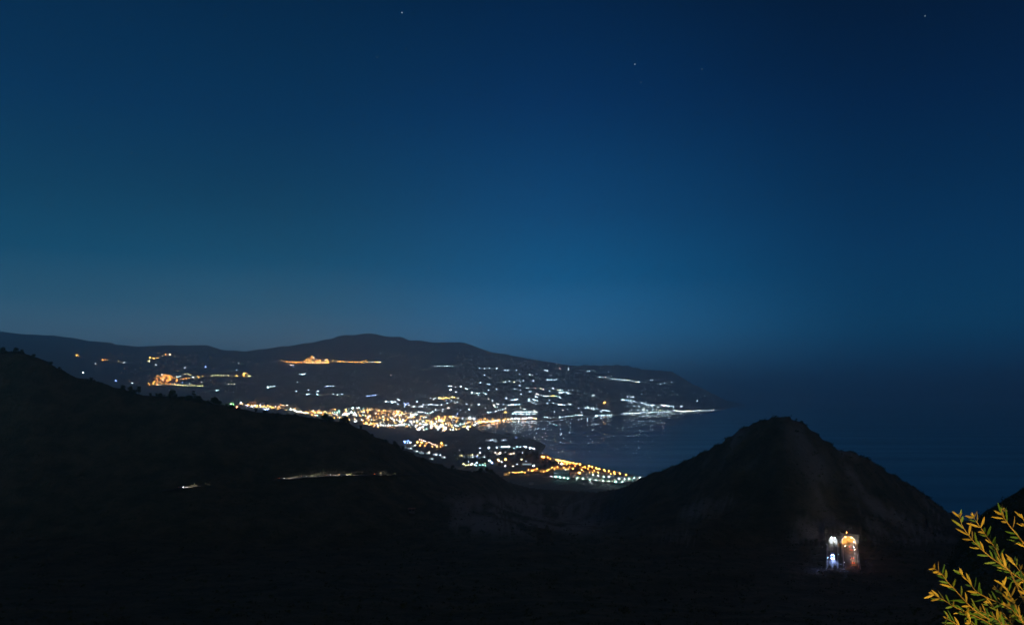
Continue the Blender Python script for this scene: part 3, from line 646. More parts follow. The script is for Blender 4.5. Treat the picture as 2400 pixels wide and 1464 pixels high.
crest_trees = [(8, 826, 1, .9), (38, 825, 0, .8), (52, 826, 1, .8), (78, 834, 1, .6), (118, 852, 1, .5), (140, 864, 0, .5), (215, 892, 1, .8), (240, 898, 1, .6), (288, 912, 0, .9), (306, 918, 1, .8), (315, 921, 0, 1.15), (326, 923, 1, 1.0), (352, 927, 1, .6), (366, 927, 1, .8), (374, 928, 1, .9), (398, 930, 1, .75), (405, 930, 1, 1.15), (412, 932, 1, .8), (424, 932, 1, .7), (440, 935, 1, .8), (449, 936, 0, 1.0), (455, 937, 3, 1.25), (462, 939, 1, 1.1), (472, 941, 1, .8), (487, 943, 1, .6), (500, 946, 1, 1.0), (508, 948, 1, 1.2), (516, 950, 0, .9), (532, 952, 1, .7), (541, 955, 1, .9), (560, 959, 1, .6), (600, 965, 1, .8), (622, 968, 1, .6), (650, 972, 1, .7), (690, 976, 1, .6), (730, 981, 1, .6), (762, 983, 1, 1.0), (775, 986, 1, .9), (806, 991, 1, 1.2), (815, 993, 1, .8), (845, 1005, 1, .7), (872, 1020, 1, .7), (905, 1034, 1, .7), (925, 1043, 0, 1.0), (931, 1046, 1, .9), (945, 1054, 1, .8), (968, 1066, 1, .7), (990, 1076, 1, .8), (1035, 1093, 1, .8), (1062, 1099, 0, .9), (1125, 1106, 1, .8), (1140, 1107, 0, 1.0), (1152, 1108, 1, .9)]
where = lambda x: 'above the left edge slope' if x < 260 else 'below the orange village' if x < 420 else 'below the dark central slope' if x < 560 else 'in front of the upper town' if x < 830 else 'in front of the lower town' if x < 1000 else 'before the dark plain'
zones = {}
for e in crest_trees: zones.setdefault(where(e[0]), []).append(e)
for z, es in zones.items():
    for k, (px, py, kind, s) in enumerate(es, 1):
        p = ray(BV_near, px, py+4)
        if p is None: continue
        if px == 455: lab = 'tall narrow tree spiking up from the black left ridge'
        else: lab = 'dark tree on the ridge crest %s, %s' % (z, ordinal(k, len(es)))
        tree(p, kind if kind != 1 else random.choice((0, 1, 1, 2)), s*random.uniform(.7, 1.2), lab, 'trees on the left ridge crest')

# ------------------------------------------------------------------ cape, plain and beach settlement
put(parse('385,475,b 410,475,b 440,472,b 395,495,b 430,500,c 470,495,w', 880, 950, 5.714), 'lamp', '{c} floodlight in the blue white yard by the ridge', 'floodlights of the blue white yard', size=.9)
put(parse('560,490,o* 618,490,o* 685,505,o 885,505,o* 905,540,o 600,530,o 660,535,o 760,548,a 820,550,a 870,552,a', 880, 950, 5.714), 'lamp', '{c} street lamp round the orange roundabout on the plain', 'lamps of the orange roundabout')
put(row([(981.5, 1028.5), (1000, 1034), (1022, 1042)], 9, 'p', .1), 'lamp', '{c} lamp in the slanting row beside the orange roundabout', 'slanting lamp row by the roundabout', size=.8)
put(parse('430,555 450,565 470,572 500,535 520,530 530,600 545,605 600,620 620,632 700,635 790,650 800,655 910,685 750,705,w', 880, 950, 5.714), 'house', 'house with {c} lights at the foot of the black ridge', 'lit houses at the foot of the ridge')
put(parse('1150,665,y 1215,680,w 1295,685,w 1340,680,b 1410,688,w 1455,680,w 1240,660,y 1280,660,y 1350,660,y', 880, 950, 5.714), 'house', 'house with {c} lights in the long farm row on the plain', 'lit houses of the long farm row')
put(parse('1500,460 1530,462 1560,455 1600,462 1605,475 1700,460 1720,455 1740,460 1885,395,b*', 880, 950, 5.714), 'house', 'house with {c} lights near the back of the dark cape', 'lit houses near the back of the cape')
put(parse('1403,567,w 1515,565,w* 1625,560,w', 880, 950, 5.714), 'lamp', 'separate {c} street lamp on the dark plain road', 'separate lamps on the plain road')
put(parse('1690,555,c 1720,552,c 1750,555,c 1785,545,w* 1815,570,w* 1860,565,c 1900,550,c 1940,552,c 1990,548,w 2020,552,w 2070,568,w* 2100,572,w 2125,575,w', 880, 950, 5.714), 'lamp', '{c} lamp in the white row along the cape beach', 'lamps of the white row along the cape beach')
put(parse('1610,625,h 1640,645,h 1660,632,h* 1725,625,h 1770,630,h* 1800,645,h 1835,640,h', 880, 950, 5.714), 'house', 'house with {c} lights behind the cape beach row', 'lit houses behind the cape beach row')
put(parse('1645,722,o* 1743,720,o* 1955,720,y', 880, 950, 5.714), 'lamp', '{c} street lamp on the lane left of the beach village', 'lamps on the lane left of the beach village', size=1.0)
put(parse('1530,735,c* 1560,765,b* 1690,750,c 1180,780,y 1210,795,y 1240,795,y 1275,795,y 1330,795,w 1350,800,t 1400,795,t 1440,795,t 1470,800,t', 880, 950, 5.714), 'lamp', '{c} lamp round the farm just behind the black ridge', 'lamps of the farm behind the ridge', size=.8)
# promenade
prom = [(510, 250), (548, 262), (590, 280), (634, 287), (677, 300), (724, 315), (770, 330), (830, 342), (893, 358), (953, 370), (1125, 398), (1183, 415), (1255, 430), (1313, 450), (1405, 460), (1490, 482), (1595, 483), (1700, 500), (1815, 518)]
for k, (x, y) in enumerate(prom, 1):
    lab = 'orange promenade lamp along the beach, %s' % ordinal(k, len(prom))
    lamp(1240+x/8, 1040+y/8, 'o', lab, 'promenade lamps along the beach', 1.5)
put([(1270, 1069.5, 'o', True), (1274, 1071, 'o', True), (1284, 1071, 'o', False), (1290, 1074, 'o', False)], 'lamp', '{c} street lamp at the far end of the promenade', 'lamps at the far end of the promenade', size=1.0)
put([(1357.5, 1107.5, 'o', True)], 'lamp', 'very bright orange floodlight in the middle of the beach village', None, size=1.5)
put([(1326, 1101, 'w', True), (1316, 1087, 'w', True), (1309, 1084, 'h', False), (1251, 1091, 'w', True)], 'lamp', '{c} floodlight among the dark trees of the beach village', 'white floodlights of the beach village', size=.9)
put(row([(1185, 1111), (1200, 1106), (1216, 1107), (1234, 1107)], 7, 'aaoo', .8), 'lamp', '{c} street lamp at the road bend by the beach village', 'lamps of the lit road bend', size=.9)
put(strong(row([(1236, 1103), (1262, 1101), (1280, 1103), (1296, 1099), (1320, 1096), (1345, 1096)], 16, 'oooa', 1.8)), 'lamp', '{c} street lamp in the orange streets of the beach village', 'lamps in the orange streets of the beach village', size=.6)
put(strong(inpoly([(1345, 1095), (1375, 1093), (1420, 1103), (1455, 1111), (1420, 1112), (1370, 1106)], 18, 'ooa', 5)), 'lamp', '{c} street lamp under the trees behind the promenade', 'lamps under the trees behind the promenade', size=.55)
put(row([(1312, 1082), (1335, 1088), (1352, 1094)], 6, 'oa', .8), 'lamp', '{c} street lamp on the lit road behind the promenade', 'lamps on the road behind the promenade', size=.7)
put(strong(row([(1345, 1119.5), (1390, 1124), (1430, 1129), (1466, 1129)], 8, 't', 1.0)+row([(1385, 1113), (1430, 1117), (1470, 1121), (1505, 1121)], 10, 'tww', 1.2)), 'lamp', '{c} street lamp among the white houses by the road', 'lamps among the white beach houses', size=.6)
# beach village buildings
def village_house():
    rt = empty('house'); w, d, h = 13, 10, 6.4
    b = MB(); b.box((0, 0, h/2-1), (w, d, h+2)); b.build('wall', [M_white], rt)
    b = MB(); b.box((0, 0, h+.3), (w+.5, d+.5, .6)); b.box((2.5, 1, h+1.5), (4, 4, 1.9)); b.build('roof', [M_flat], rt)
    for x in (-4, 0, 4):
        for z in (1.0, 4.0):
            b = MB(); b.face([(x-.8, -d/2-.04, z), (x+.8, -d/2-.04, z), (x+.8, -d/2-.04, z+1.5), (x-.8, -d/2-.04, z+1.5)]); b.build('window', [M_win['h'] if (x, z) in ((0, 1.0), (4, 4.0)) else M_dark_win], rt)
    return rt
vh = village_house(); used = False
spots = inpoly([(1340, 1114), (1380, 1110), (1430, 1116), (1480, 1121), (1512, 1119), (1500, 1126), (1462, 1133), (1430, 1130), (1380, 1124), (1340, 1119)], 46, 'w', 6.0)
for x, y, _, _ in spots:
    p = foot(x, y)
    o = copy_tree(vh) if used else vh; used = True
    o.location = p; o.rotation_euler = (0, 0, random.choice([.35, .35, -.2, 1.9])); o.scale = (random.uniform(.8, 1.3), random.uniform(.8, 1.2), random.uniform(.8, 1.3))
    tag(o, 'flat roofed white house in teal light by the beach road', 'house', 'white houses of the beach village')
hl = building(1316, 1115, 38, 24, 10, mat('teal_cladding', (.25, .5, .48), .6), mat('teal_roof', (.3, .55, .52), .6), 'large teal lit sports hall beside the beach road', 'sports hall', 'sports hall'.replace(' ', '_'))
put([(1303, 1116.8, 't', True), (1312, 1118, 't', True), (1322, 1119, 't', True), (1331, 1120, 't', True)], 'lamp', '{c} floodlight in front of the sports hall', 'floodlights of the sports hall', size=.5)
building(1303, 1099.5, 16, 12, 9, M_ochre, M_tile, 'tall ochre block in orange light left of the sports hall', lit='a')
building(1322, 1101, 30, 12, 8, M_ochre, M_tile, 'long ochre building in orange light behind the sports hall', lit='a')
building(1348, 1112.5, 24, 11, 7, M_white, M_flat, 'low white building right of the sports hall', lit=None)
building(1235, 1089, 26, 12, 6, M_cream, M_flat, 'low pale building between two orange lamps', lit='c')
building(1187, 1113.5, 14, 10, 7, M_cream, M_tile, 'cream house at the lit road bend', lit='a')
for k, (x, y) in enumerate([(1241, 1104), (1256, 1103.5), (1272, 1105.5), (1288, 1103), (1338, 1097), (1362, 1100), (1385, 1107), (1408, 1111)], 1):
    building(x, y, 15, 11, 7, random.choice([M_ochre, M_cream]), M_tile, 'tiled house in the orange streets of the beach village, %s' % ordinal(k, 8), 'house', 'house', 'tiled houses of the beach village', lit='a')
tl = inpoly([(1255, 1078), (1290, 1080), (1330, 1092), (1400, 1100), (1450, 1110), (1380, 1108), (1300, 1098), (1250, 1098)], 34, 'o', 5)
for x, y, _, _ in tl: tree(foot(x, y), random.randrange(3), random.uniform(.8, 1.5), 'leafy tree in orange lamp light in the beach village', 'trees of the beach village')
tl = inpoly([(1190, 1055), (1235, 1052), (1262, 1064), (1260, 1080), (1210, 1075), (1170, 1068)], 40, 'o', 4)
for x, y, _, _ in tl: tree(foot(x, y), random.randrange(3), random.uniform(1.2, 2.0), 'dark tree in the grove behind the cape beach', 'trees of the cape grove')
tl = row([(1130, 1012), (1180, 1021), (1222, 1028), (1262, 1036)], 26, 'o', 1.2)
for x, y, _, _ in tl: tree(foot(x, y), random.randrange(3), random.uniform(1.2, 2.2), 'dark tree along the far shore of the cape', 'trees along the far shore of the cape')
tl = inpoly([(1060, 1060), (1120, 1060), (1180, 1075), (1190, 1095), (1140, 1092), (1070, 1085)], 26, 'o', 6)
for x, y, _, _ in tl: tree(foot(x, y), random.randrange(3), random.uniform(.9, 1.6), 'dark tree on the plain just behind the ridge', 'trees on the plain behind the ridge')

# ------------------------------------------------------------------ roads
def road(name, pix, w, label, bv=None, dz=.35, m=None):
    P = np.array(pix, float); l = np.concatenate([[0], np.cumsum(np.hypot(*np.diff(P, axis=0).T))]); pts = []
    for s in np.linspace(0, l[-1], int(l[-1]/3)+2):
        p = foot(np.interp(s, l, P[:, 0]), np.interp(s, l, P[:, 1]), 0, bv)
        if p is not None: pts.append(p)
    z = [p.z for p in pts]
    for _ in range(4): z = [max(z[i], sum(z[max(0, i-1):i+2])/len(z[max(0, i-1):i+2])) for i in range(len(z))]
    b = MB(); L_ = []
    for i, p in enumerate(pts):
        d = (pts[min(i+1, len(pts)-1)]-pts[max(i-1, 0)]); n = Vector((-d.y, d.x, 0)).normalized()*w/2
        L_.append((Vector((p.x, p.y, z[i]+dz))-n, Vector((p.x, p.y, z[i]+dz))+n))
    for (a, c), (d, e) in zip(L_, L_[1:]): b.face([a, d, e, c])
    o = b.build(name, [m or M_asphalt]); tag(o, label, None, None, 'structure'); return pts, z
BR = [(1165, 1096), (1200, 1101), (1235, 1108), (1290, 1116.5), (1340, 1123.5), (1400, 1132), (1442, 1138.5)]
road('road', BR, 12, 'two lane road past the beach village')
road('road', [(905, 1015), (930, 1011), (955, 1004), (968, 999)], 11, 'road curving out of the town')
road('road', [(640, 1126), (720, 1118), (800, 1114.5), (900, 1113), (1000, 1111)], 8, 'hill road crossing the left slope', BV_near, .6)
road('road', [(380, 1150), (430, 1144), (470, 1139)], 7, 'hill road low on the left slope', BV_near, .6)

# ------------------------------------------------------------------ vehicles
def car_mesh():
    rt = empty('car')
    prof = [(-2.1, .35), (-2.15, .75), (-1.95, .95), (-1.35, 1.0), (-.75, 1.45), (.75, 1.48), (1.45, 1.0), (2.05, .85), (2.15, .6), (2.1, .35)]
    b = MB(); n = len(prof)
    for sx in (-1, 1):
        pts = [(sx*(.86 if z <= 1.0 else .66), y, z) for y, z in prof]
        b.face(pts if sx > 0 else pts[::-1])
    for k in range(n):
        (y0, z0), (y1, z1) = prof[k], prof[(k+1) % n]; f = lambda z: .86 if z <= 1.0 else .66
        b.face([(-f(z0), y0, z0), (f(z0), y0, z0), (f(z1), y1, z1), (-f(z1), y1, z1)])
    b.build('body', [mat('car_paint', (.12, .12, .13), .3, metal=.5)], rt)
    for y0, z0, y1, z1 in ((-1.33, 1.03, -.78, 1.42), (1.43, 1.03, .78, 1.45)):
        b = MB(); k = .03 if y0 > 0 else -.03
        b.face([(-.72, y0+k, z0), (.72, y0+k, z0), (.62, y1+k, z1), (-.62, y1+k, z1)]); b.build('windscreen' if y0 < 0 else 'rear_window', [M_dark_win], rt)
    for sx in (-1, 1):
        for y in (-1.3, 1.3):
            b = MB(); b.tube([(sx*.68, y, .33), (sx*.9, y, .33)], [.33, .33], 12); b.build('wheel', [mat_tyre], rt)
        b = MB(); b.box((sx*.6, -2.14, .66), (.42, .06, .22)); b.build('headlight', [M_head], rt)
        b = MB(); b.box((sx*.62, 2.13, .74), (.44, .06, .2)); b.build('taillight', [M_tail], rt)
    return rt
mat_tyre = mat('tyre_rubber', (.02, .02, .02), .8)
M_head = glow('headlight', (.9, .95, 1.0), 40.0); M_tail = glow('taillight', (1, .14, .03), 6.0); M_bluelamp = glow('blue_marker_light', (.12, .2, 1.0), 50.0)
def spot(parent, col, power, loc, ang=70, tilt=6, fwd=-1):
    l = bpy.data.lights.new('beam', 'SPOT'); l.energy = power; l.color = col; l.spot_size = R(ang); l.spot_blend = .7; l.shadow_soft_size = .15
    o = bpy.data.objects.new('beam', l); COL.objects.link(o); o.parent = parent; o.location = loc; o.rotation_euler = (R(90-tilt), 0, R(180) if fwd < 0 else 0)
car0 = car_mesh(); car_used = False
def car(p, rz, label, group, beam=None):
    global car_used
    o = copy_tree(car0) if car_used else car0; car_used = True
    o.location = p; o.rotation_euler = (0, 0, rz); tag(o, label, 'car', group)
    if beam: spot(o, beam[0], beam[1], (0, -2.4, .9))
    return o
def on_road(px, py, bv, px2, py2):
    p = foot(px, py, 0, bv); q2 = foot(px2, py2, 0, bv); d = q2-p
    return Vector((p.x, p.y, p.z+.5)), math.atan2(d.x, -d.y)      # front (-y) looks toward the second point
for k, (x, y, x2, y2) in enumerate([(1205, 1102, 1190, 1099.6), (1229, 1107, 1210, 1103), (1268, 1113.2, 1250, 1110.5), (1290, 1116.6, 1310, 1119.4), (1318, 1120.4, 1300, 1118), (1350, 1125, 1370, 1128), (1382, 1129.4, 1400, 1132), (1412, 1133.7, 1430, 1136.4), (1428, 1136, 1410, 1133.4)], 1):
    p, rz = on_road(x, y, None, x2, y2)
    car(p, rz, 'dark car with lights on the beach road, %s' % ordinal(k, 9), 'cars on the beach road', ((1, .9, .9), 26000))
for k, (x, y, x2, y2) in enumerate([(937, 1009.5, 925, 1012), (950, 1005.5, 940, 1009)], 1):
    p, rz = on_road(x, y, None, x2, y2); car(p, rz, 'car on the road curving out of town, %s' % ordinal(k, 2), 'cars on the road out of town', ((1, .5, .45), 40000))
for k, (x, y, x2, y2) in enumerate([(660, 1123.5, 700, 1120), (712, 1118.6, 735, 1117.4), (770, 1115.8, 800, 1114.5), (800, 1114.5, 830, 1114), (882, 1113.4, 915, 1112.8)], 1):
    p, rz = on_road(x, y, BV_near, x2, y2); p.z += .4; car(p, rz, 'car with white headlights on the hill road, %s' % ordinal(k, 5), 'cars on the hill road', ((.6, .8, 1), 11))
p, rz = on_road(424, 1144.6, BV_near, 450, 1141.5); p.z += .4; car(p, rz, 'single car with warm headlights low on the black left slope', None, ((1, .8, .45), 70))

# ------------------------------------------------------------------ twin tunnel in the cone hill
def arch_pts(w, h, n=18):
    r = w/2; s = h-r
    return [(-r, 0), (-r, s)] + [(-r*math.cos(math.pi*k/n), s+r*math.sin(math.pi*k/n)) for k in range(1, n)] + [(r, s), (r, 0)]
M_headwall = mat('dark_stone', (.035, .035, .03), .95, (.6, (.07, .065, .055)), .4)  # dark stone base colour with a slightly paler noise mottle
def portal(px, w, h, c, label, hw_l, hw_r):
    D = 672.0; x = (px-CX)/F*D; a = math.atan2(x, D)
    rt = empty('tunnel_portal', (x, D, 77.1), -a); tag(rt, label, 'tunnel')
    ar = arch_pts(w, h); top = h+2.2
    out = [(-hw_l, -.5), (-hw_l, top), (hw_r, top), (hw_r, -.5), (w/2, -.5)]+ar[::-1]+[(-w/2, -.5)]
    bm = bmesh.new(); vs = [bm.verts.new((u, 0, z)) for u, z in out]; f = bm.faces.new(vs)
    r_ = bmesh.ops.extrude_face_region(bm, geom=[f]); bmesh.ops.translate(bm, vec=(0, 1.2, 0), verts=[e for e in r_['geom'] if isinstance(e, bmesh.types.BMVert)])
    bmesh.ops.triangulate(bm, faces=[q for q in bm.faces if len(q.verts) > 4])
    me = bpy.data.meshes.new('headwall'); bm.to_mesh(me); bm.free(); link('headwall', me, [M_headwall], rt)
    b = MB()
    for (u0, z0), (u1, z1) in zip(ar, ar[1:]): b.face([(u0, .2, z0), (u1, .2, z1), (u1, 42, z1), (u0, 42, z0)][::-1])
    b.build('lining', [M_white], rt)
    b = MB(); n = len(ar)
    arO = [(u*1.09, z*1.045) for u, z in ar]
    for k in range(n-1): b.face([(ar[k][0], -.25, ar[k][1]), (ar[k+1][0], -.25, ar[k+1][1]), (arO[k+1][0], -.25, arO[k+1][1]), (arO[k][0], -.25, arO[k][1])][::-1]); b.face([(arO[k][0], -.25, arO[k][1]), (arO[k+1][0], -.25, arO[k+1][1]), (arO[k+1][0], 0, arO[k+1][1]), (arO[k][0], 0, arO[k][1])][::-1])
    b.build('arch_rim', [M_white], rt)
    for u in (-w*.22, w*.22):
        b = MB(); b.box((u, 21, h-w*.06-.45), (.45, 38, .2)); b.build('ceiling_lamp', [M_tun[c]], rt)
    return rt
M_tun = {'w': glow('tunnel_lamp_white', (.86, .93, 1.0), 90.0), 'o': glow('tunnel_lamp_orange', (1, .42, .07), 160.0)}
portal(1952, 6.6, 6.0, 'w', 'left tunnel mouth lit white at the foot of the cone hill', 5.4, 5.4)
portal(1988.5, 10.8, 6.5, 'o', 'right wider tunnel mouth lit orange at the foot of the cone hill', 6.6, 8.2)
def carriage(px0, px1, w, label):
    b = MB(); pts = []
    for k in range(24):
        u = k/23; D = 712-u*146; px = px0+(px1-px0)*u; x = (px-CX)/F*D; pts.append(Vector((x, D, 77.22+.12*math.sin(u*3))))
    for a, c in zip(pts, pts[1:]):
        n = Vector((w/2, -.37*w/2, 0)); b.face([a-n, c-n, c+n, a+n])
    o = b.build('road', [M_asphalt]); tag(o, label, None, None, 'structure')
    b = MB()
    for off in (-w/2+.5, w/2-.5):
        for a, c in zip(pts, pts[1:]):
            n = Vector((off, -.37*off, .006)); e = Vector((.1, -.037, 0)); b.face([a+n-e, c+n-e, c+n+e, a+n+e])
    for k in range(0, 22, 2):
        a, c = pts[k], pts[k+1]; c = a+(c-a)*.7; z = Vector((0, 0, .006)); e = Vector((.08, -.03, 0)); b.face([a+z-e, c+z-e, c+z+e, a+z+e])
    o2 = b.build('road_markings', [mat('road_paint', (.75, .75, .72), .7)]); tag(o2, 'white lane lines on '+label, None, None, 'structure')
    return pts
ptsL = carriage(1952, 1951.5, 7.6, 'carriageway leaving the white tunnel')
ptsR = carriage(1988.5, 1995.5, 10.5, 'carriageway entering the orange tunnel')
def barrier(pts, off, h, label, m, k0=4, k1=24):
    b = MB()
    for a, c in zip(pts[k0:k1], pts[k0+1:k1]):
        n = Vector((off, -.37*off, 0)); e = Vector((.2, -.07, 0)); z = Vector((0, 0, h)); d = Vector((0, 0, -.5))
        A, B_, C, E = a+n-e, c+n-e, c+n+e, a+n+e
        b.face([A+d, B_+d, B_+z, A+z]); b.face([E+z, C+z, C+d, E+d]); b.face([A+z, B_+z, C+z, E+z])
    tag(b.build('barrier', [m]), label, 'barrier', 'barriers beside the tunnel roads')
barrier(ptsL, -4.0, 1.0, 'pale barrier on the left side of the white tunnel road', M_conc)
barrier(ptsL, 4.2, 1.1, 'pale barrier on the right side of the white tunnel road', M_conc, 4, 17)
barrier(ptsR, -5.6, 1.2, 'pale barrier on the left side of the orange tunnel road', M_conc, 4, 17)
barrier(ptsR, 5.6, 1.3, 'pale barrier on the right side of the orange tunnel road', M_conc)
def side_lamp(x, y, hgt, c, r, label, m=None):
    D = None
    h_ = H-77.2-hgt; D = h_*F/(y-HY); X = (x-CX)/F*D
    b = MB(); b.tube([(0, 0, -.5), (0, 0, hgt-r*.5)], [.1, .07], 6, 0); b.ball((0, 0, hgt), r, 1, .8)
    o = b.build('road_lamp', [M_metal, m or M_lamp[c]]); o.location = (X, D, 77.2); tag(o, label, 'lamp', 'lamps beside the tunnel roads')
for x, y, c, r, lab in ((2001, 1269, 'w', .17, 'white lamp at the upper right corner of the orange tunnel mouth'), (2000, 1280.5, 'w', .17, 'white lamp on the right barrier below the orange tunnel mouth'), (2003.5, 1287, 'h', .15, 'warm lamp further down the right barrier'),
                        (1981, 1279, 'h', .17, 'warm white lamp left of the orange tunnel road'), (1979, 1318, 'w', .1, 'small white lamp at the lower left of the orange tunnel road'), (1964.5, 1299, 'c', .08, 'small lamp at the end of the white tunnel barrier'), (1941.5, 1306, 'c', .1, 'pale blue lamp left of the truck')):
    side_lamp(x, y, 4.0, c, r, lab)
# small floodlight added on the headwall to brighten the rock above the orange mouth
D = 671.0; b = MB(); b.tube([(0, 1.5, -1.6), (0, .2, 0)], [.1, .08], 6, 0); b.ball((0, 0, .2), .28, 1, .7)
o = b.build('floodlight', [M_metal, M_lamp['o']]); o.location = ((1984-CX)/F*D, D, 86.8); tag(o, 'small added floodlight on the headwall over the orange tunnel mouth', 'floodlight')
# truck on the left road, cars on the right one
def truck(px, D, label):
    rt = empty('truck', ((px-CX)/F*D, D, 77.3), -math.atan2(px-CX, F)); tag(rt, label, 'truck')
    mb = mat('blue_truck_paint', (.03, .06, .35), .35)
    b = MB(); b.box((0, 5.5, 2.5), (2.5, 8.0, 2.9)); b.build('trailer', [mb], rt)
    b = MB(); b.box((0, 0, 1.9), (2.45, 2.3, 2.5)); b.box((0, .1, 3.35), (2.3, 1.7, .5), taper=.85); b.build('cab', [mb], rt)
    b = MB(); b.face([(-1.05, -1.18, 2.1), (1.05, -1.18, 2.1), (1.0, -1.18, 3.0), (-1.0, -1.18, 3.0)]); b.build('windscreen', [M_dark_win], rt)
    for sx in (-1, 1):
        for y in (-.3, 4, 8):
            b = MB(); b.tube([(sx*.9, y, .5), (sx*1.24, y, .5)], [.5, .5], 12); b.build('wheel', [mat_tyre], rt)
        b = MB(); b.box((sx*.75, -1.2, 1.0), (.5, .1, .3)); b.build('headlight', [M_head], rt)
        b = MB(); b.box((sx*.45, -1.0, 3.75), (.4, .2, .3)); b.build('roof_lamp', [M_head], rt)
        b = MB(); b.box((sx*1.05, -1.2, 3.3), (.22, .1, .5)); b.build('marker_light', [M_bluelamp], rt)
    b = MB(); b.box((0, -1.2, 1.5), (2.2, .08, .35)); b.build('grille_light', [M_bluelamp], rt)
    spot(rt, (.35, .5, 1), 12000, (0, -1.6, 1.3), 60, 7)
    return rt
truck(1951.5, 607, 'blue lit truck driving out of the white tunnel')
for k, (D, px) in enumerate([(658, 1992.5), (645, 1994.8), (612, 1998.0), (594, 2000.2)], 1):
    x = (px-CX)/F*D
    o = car(Vector((x, D, 77.35)), math.pi-math.atan2(px-CX, F)*1.0, 'car with red tail lights on the orange tunnel road, %s' % ('nearest the tunnel' if k == 1 else 'second from the tunnel' if k == 2 else 'third from the tunnel' if k == 3 else 'farthest from the tunnel'), 'cars entering the orange tunnel')
    l = bpy.data.lights.new('tail_glow', 'SPOT'); l.energy = 1500; l.color = (1, .22, .05); l.spot_size = R(110); l.spot_blend = .6; l.shadow_soft_size = .2
    lo = bpy.data.objects.new('tail_glow', l); COL.objects.link(lo); lo.parent = o; lo.location = (0, 2.4, .9); lo.rotation_euler = (R(70), 0, 0)

build_lamps(); build_houses(244, (TM, TH))
tag(TH.build('houses', TM), 'crowded pale houses of the lit town and the farther hamlets', 'houses', None, 'stuff')

# ------------------------------------------------------------------ small things in the dark valley
for k, (x, yt, yb, lab) in enumerate([(768, 1148, 1184, 'thin utility pole below the hill road'), (1015, 1192, 1236, 'thin utility pole right of the small hut'), (1244, 1276, 1316, 'thin utility pole below the quarry'), (1772, 1318, 1358, 'thin utility pole on the dark slope left of the tunnels'), (2219, 1214, 1246, 'thin utility pole by the sea right of the cone hill')]):
    p = foot(x, yb, 0, BV_near); hh = (yb-yt)*p.y/F
    b = MB(); b.tube([(0, 0, -1), (0, 0, hh)], [.24, .16], 7); b.box((0, 0, hh-.8), (1.8, .12, .14)); o = b.build('utility_pole', [M_wood]); o.location = p; tag(o, lab, 'utility pole', 'utility poles in the valley')
building(965, 1200, 6, 4.5, 3.6, mat('grey_stone', (.12, .115, .1), .9), M_tile, 'small white hut on the dark slope above the valley', 'hut', 'hut', bv=BV_near)
building(1245, 1135, 9, 6, 4, M_cream, M_flat, 'small pale shed on the dark field before the beach road', 'shed', 'shed')

# scrub over the near hills
b = MB(); rd = random.Random(5)
spots_ = []
for k in range(420):
    px = rd.uniform(1470, 2240); spots_.append((px, np.interp(px, CREST[:, 0], CREST[:, 1])+rd.uniform(.5, 5), rd.uniform(.9, 2.2)))
for k in range(260):
    px = rd.uniform(0, 1200); spots_.append((px, np.interp(px, CREST[:, 0], CREST[:, 1])+rd.uniform(.5, 4), rd.uniform(.7, 1.9)))
for k in range(5200+len(spots_)):
    px = rd.uniform(-150, 2500); pyc = np.interp(px, CREST[:, 0], CREST[:, 1]); py = pyc+2+(1475-pyc)*rd.random()**1.15; own = 0
    if k < len(spots_): px, py, own = spots_[k]
    if 1925 < px < 2020 and 1240 < py < 1345: continue
    p = ray(BV_near, px, py)
    if p is None: continue
    s = rd.uniform(.7, 1.9)*(1.4 if rd.random() < .12 else 1)*min(1, .35+p.y/900)
    s = own or s
    for j in range(9):
        c = p+Vector((rd.gauss(0, .55), rd.gauss(0, .55), abs(rd.gauss(.35, .35))))*s
        a = Vector((rd.gauss(0, 1), rd.gauss(0, 1), rd.gauss(.3, 1))).normalized(); t2 = a.orthogonal().normalized(); u2 = a.cross(t2); q = s*rd.uniform(.25, .5)
        b.face([c-t2*q, c+u2*q*.8, c+t2*q, c-u2*q*.8])
tag(b.build('scrub', [M_leafdark]), 'low dark scrub covering the ridge, valley and cone hill', 'scrub', None, 'stuff')

# ------------------------------------------------------------------ right hand slope close to the viewpoint
kc = np.arange(2215, 2900, 5.0); SL = np.array([(2215, 1330), (2250, 1262), (2285, 1222), (2300, 1206), (2315, 1197), (2335, 1182), (2360, 1168), (2400, 1147), (2600, 1085), (2900, 1040)])
n2 = 60; SX = np.zeros((len(kc), n2)); SY = SX.copy(); SZ = SX.copy()
for i, px in enumerate(kc):
    pyc = np.interp(px, SL[:, 0], SL[:, 1]); dc = 150.0
    a = [(dc+60, H-(pyc-HY)/F*dc-50), (dc+8, H-(pyc-HY)/F*dc-3), (dc, H-(pyc-HY)/F*dc), (95, H-(pyc+.55*(1464-pyc)-HY)/F*95), (58, H-(1480-HY)/F*58), (30, 188), (25, 180)]
    a = np.array(a)[::-1]; u = np.linspace(0, len(a)-1, n2); d = np.interp(u, range(len(a)), a[:, 0]); z = np.interp(u, range(len(a)), a[:, 1])
    SX[i] = (px-CX)/F*d; SY[i] = d; SZ[i] = z
SZ += fbm(SX/9, SY/9, 5)*3.2
me, v, q = grid_mesh('slope', SX, SY, SZ); tag(link('slope', me, [M_scrub]), 'bushy slope dropping to the sea at the right edge', kind='structure')
BV_sl = BVHTree.FromPolygons(v.tolist(), q.tolist())
b = MB()
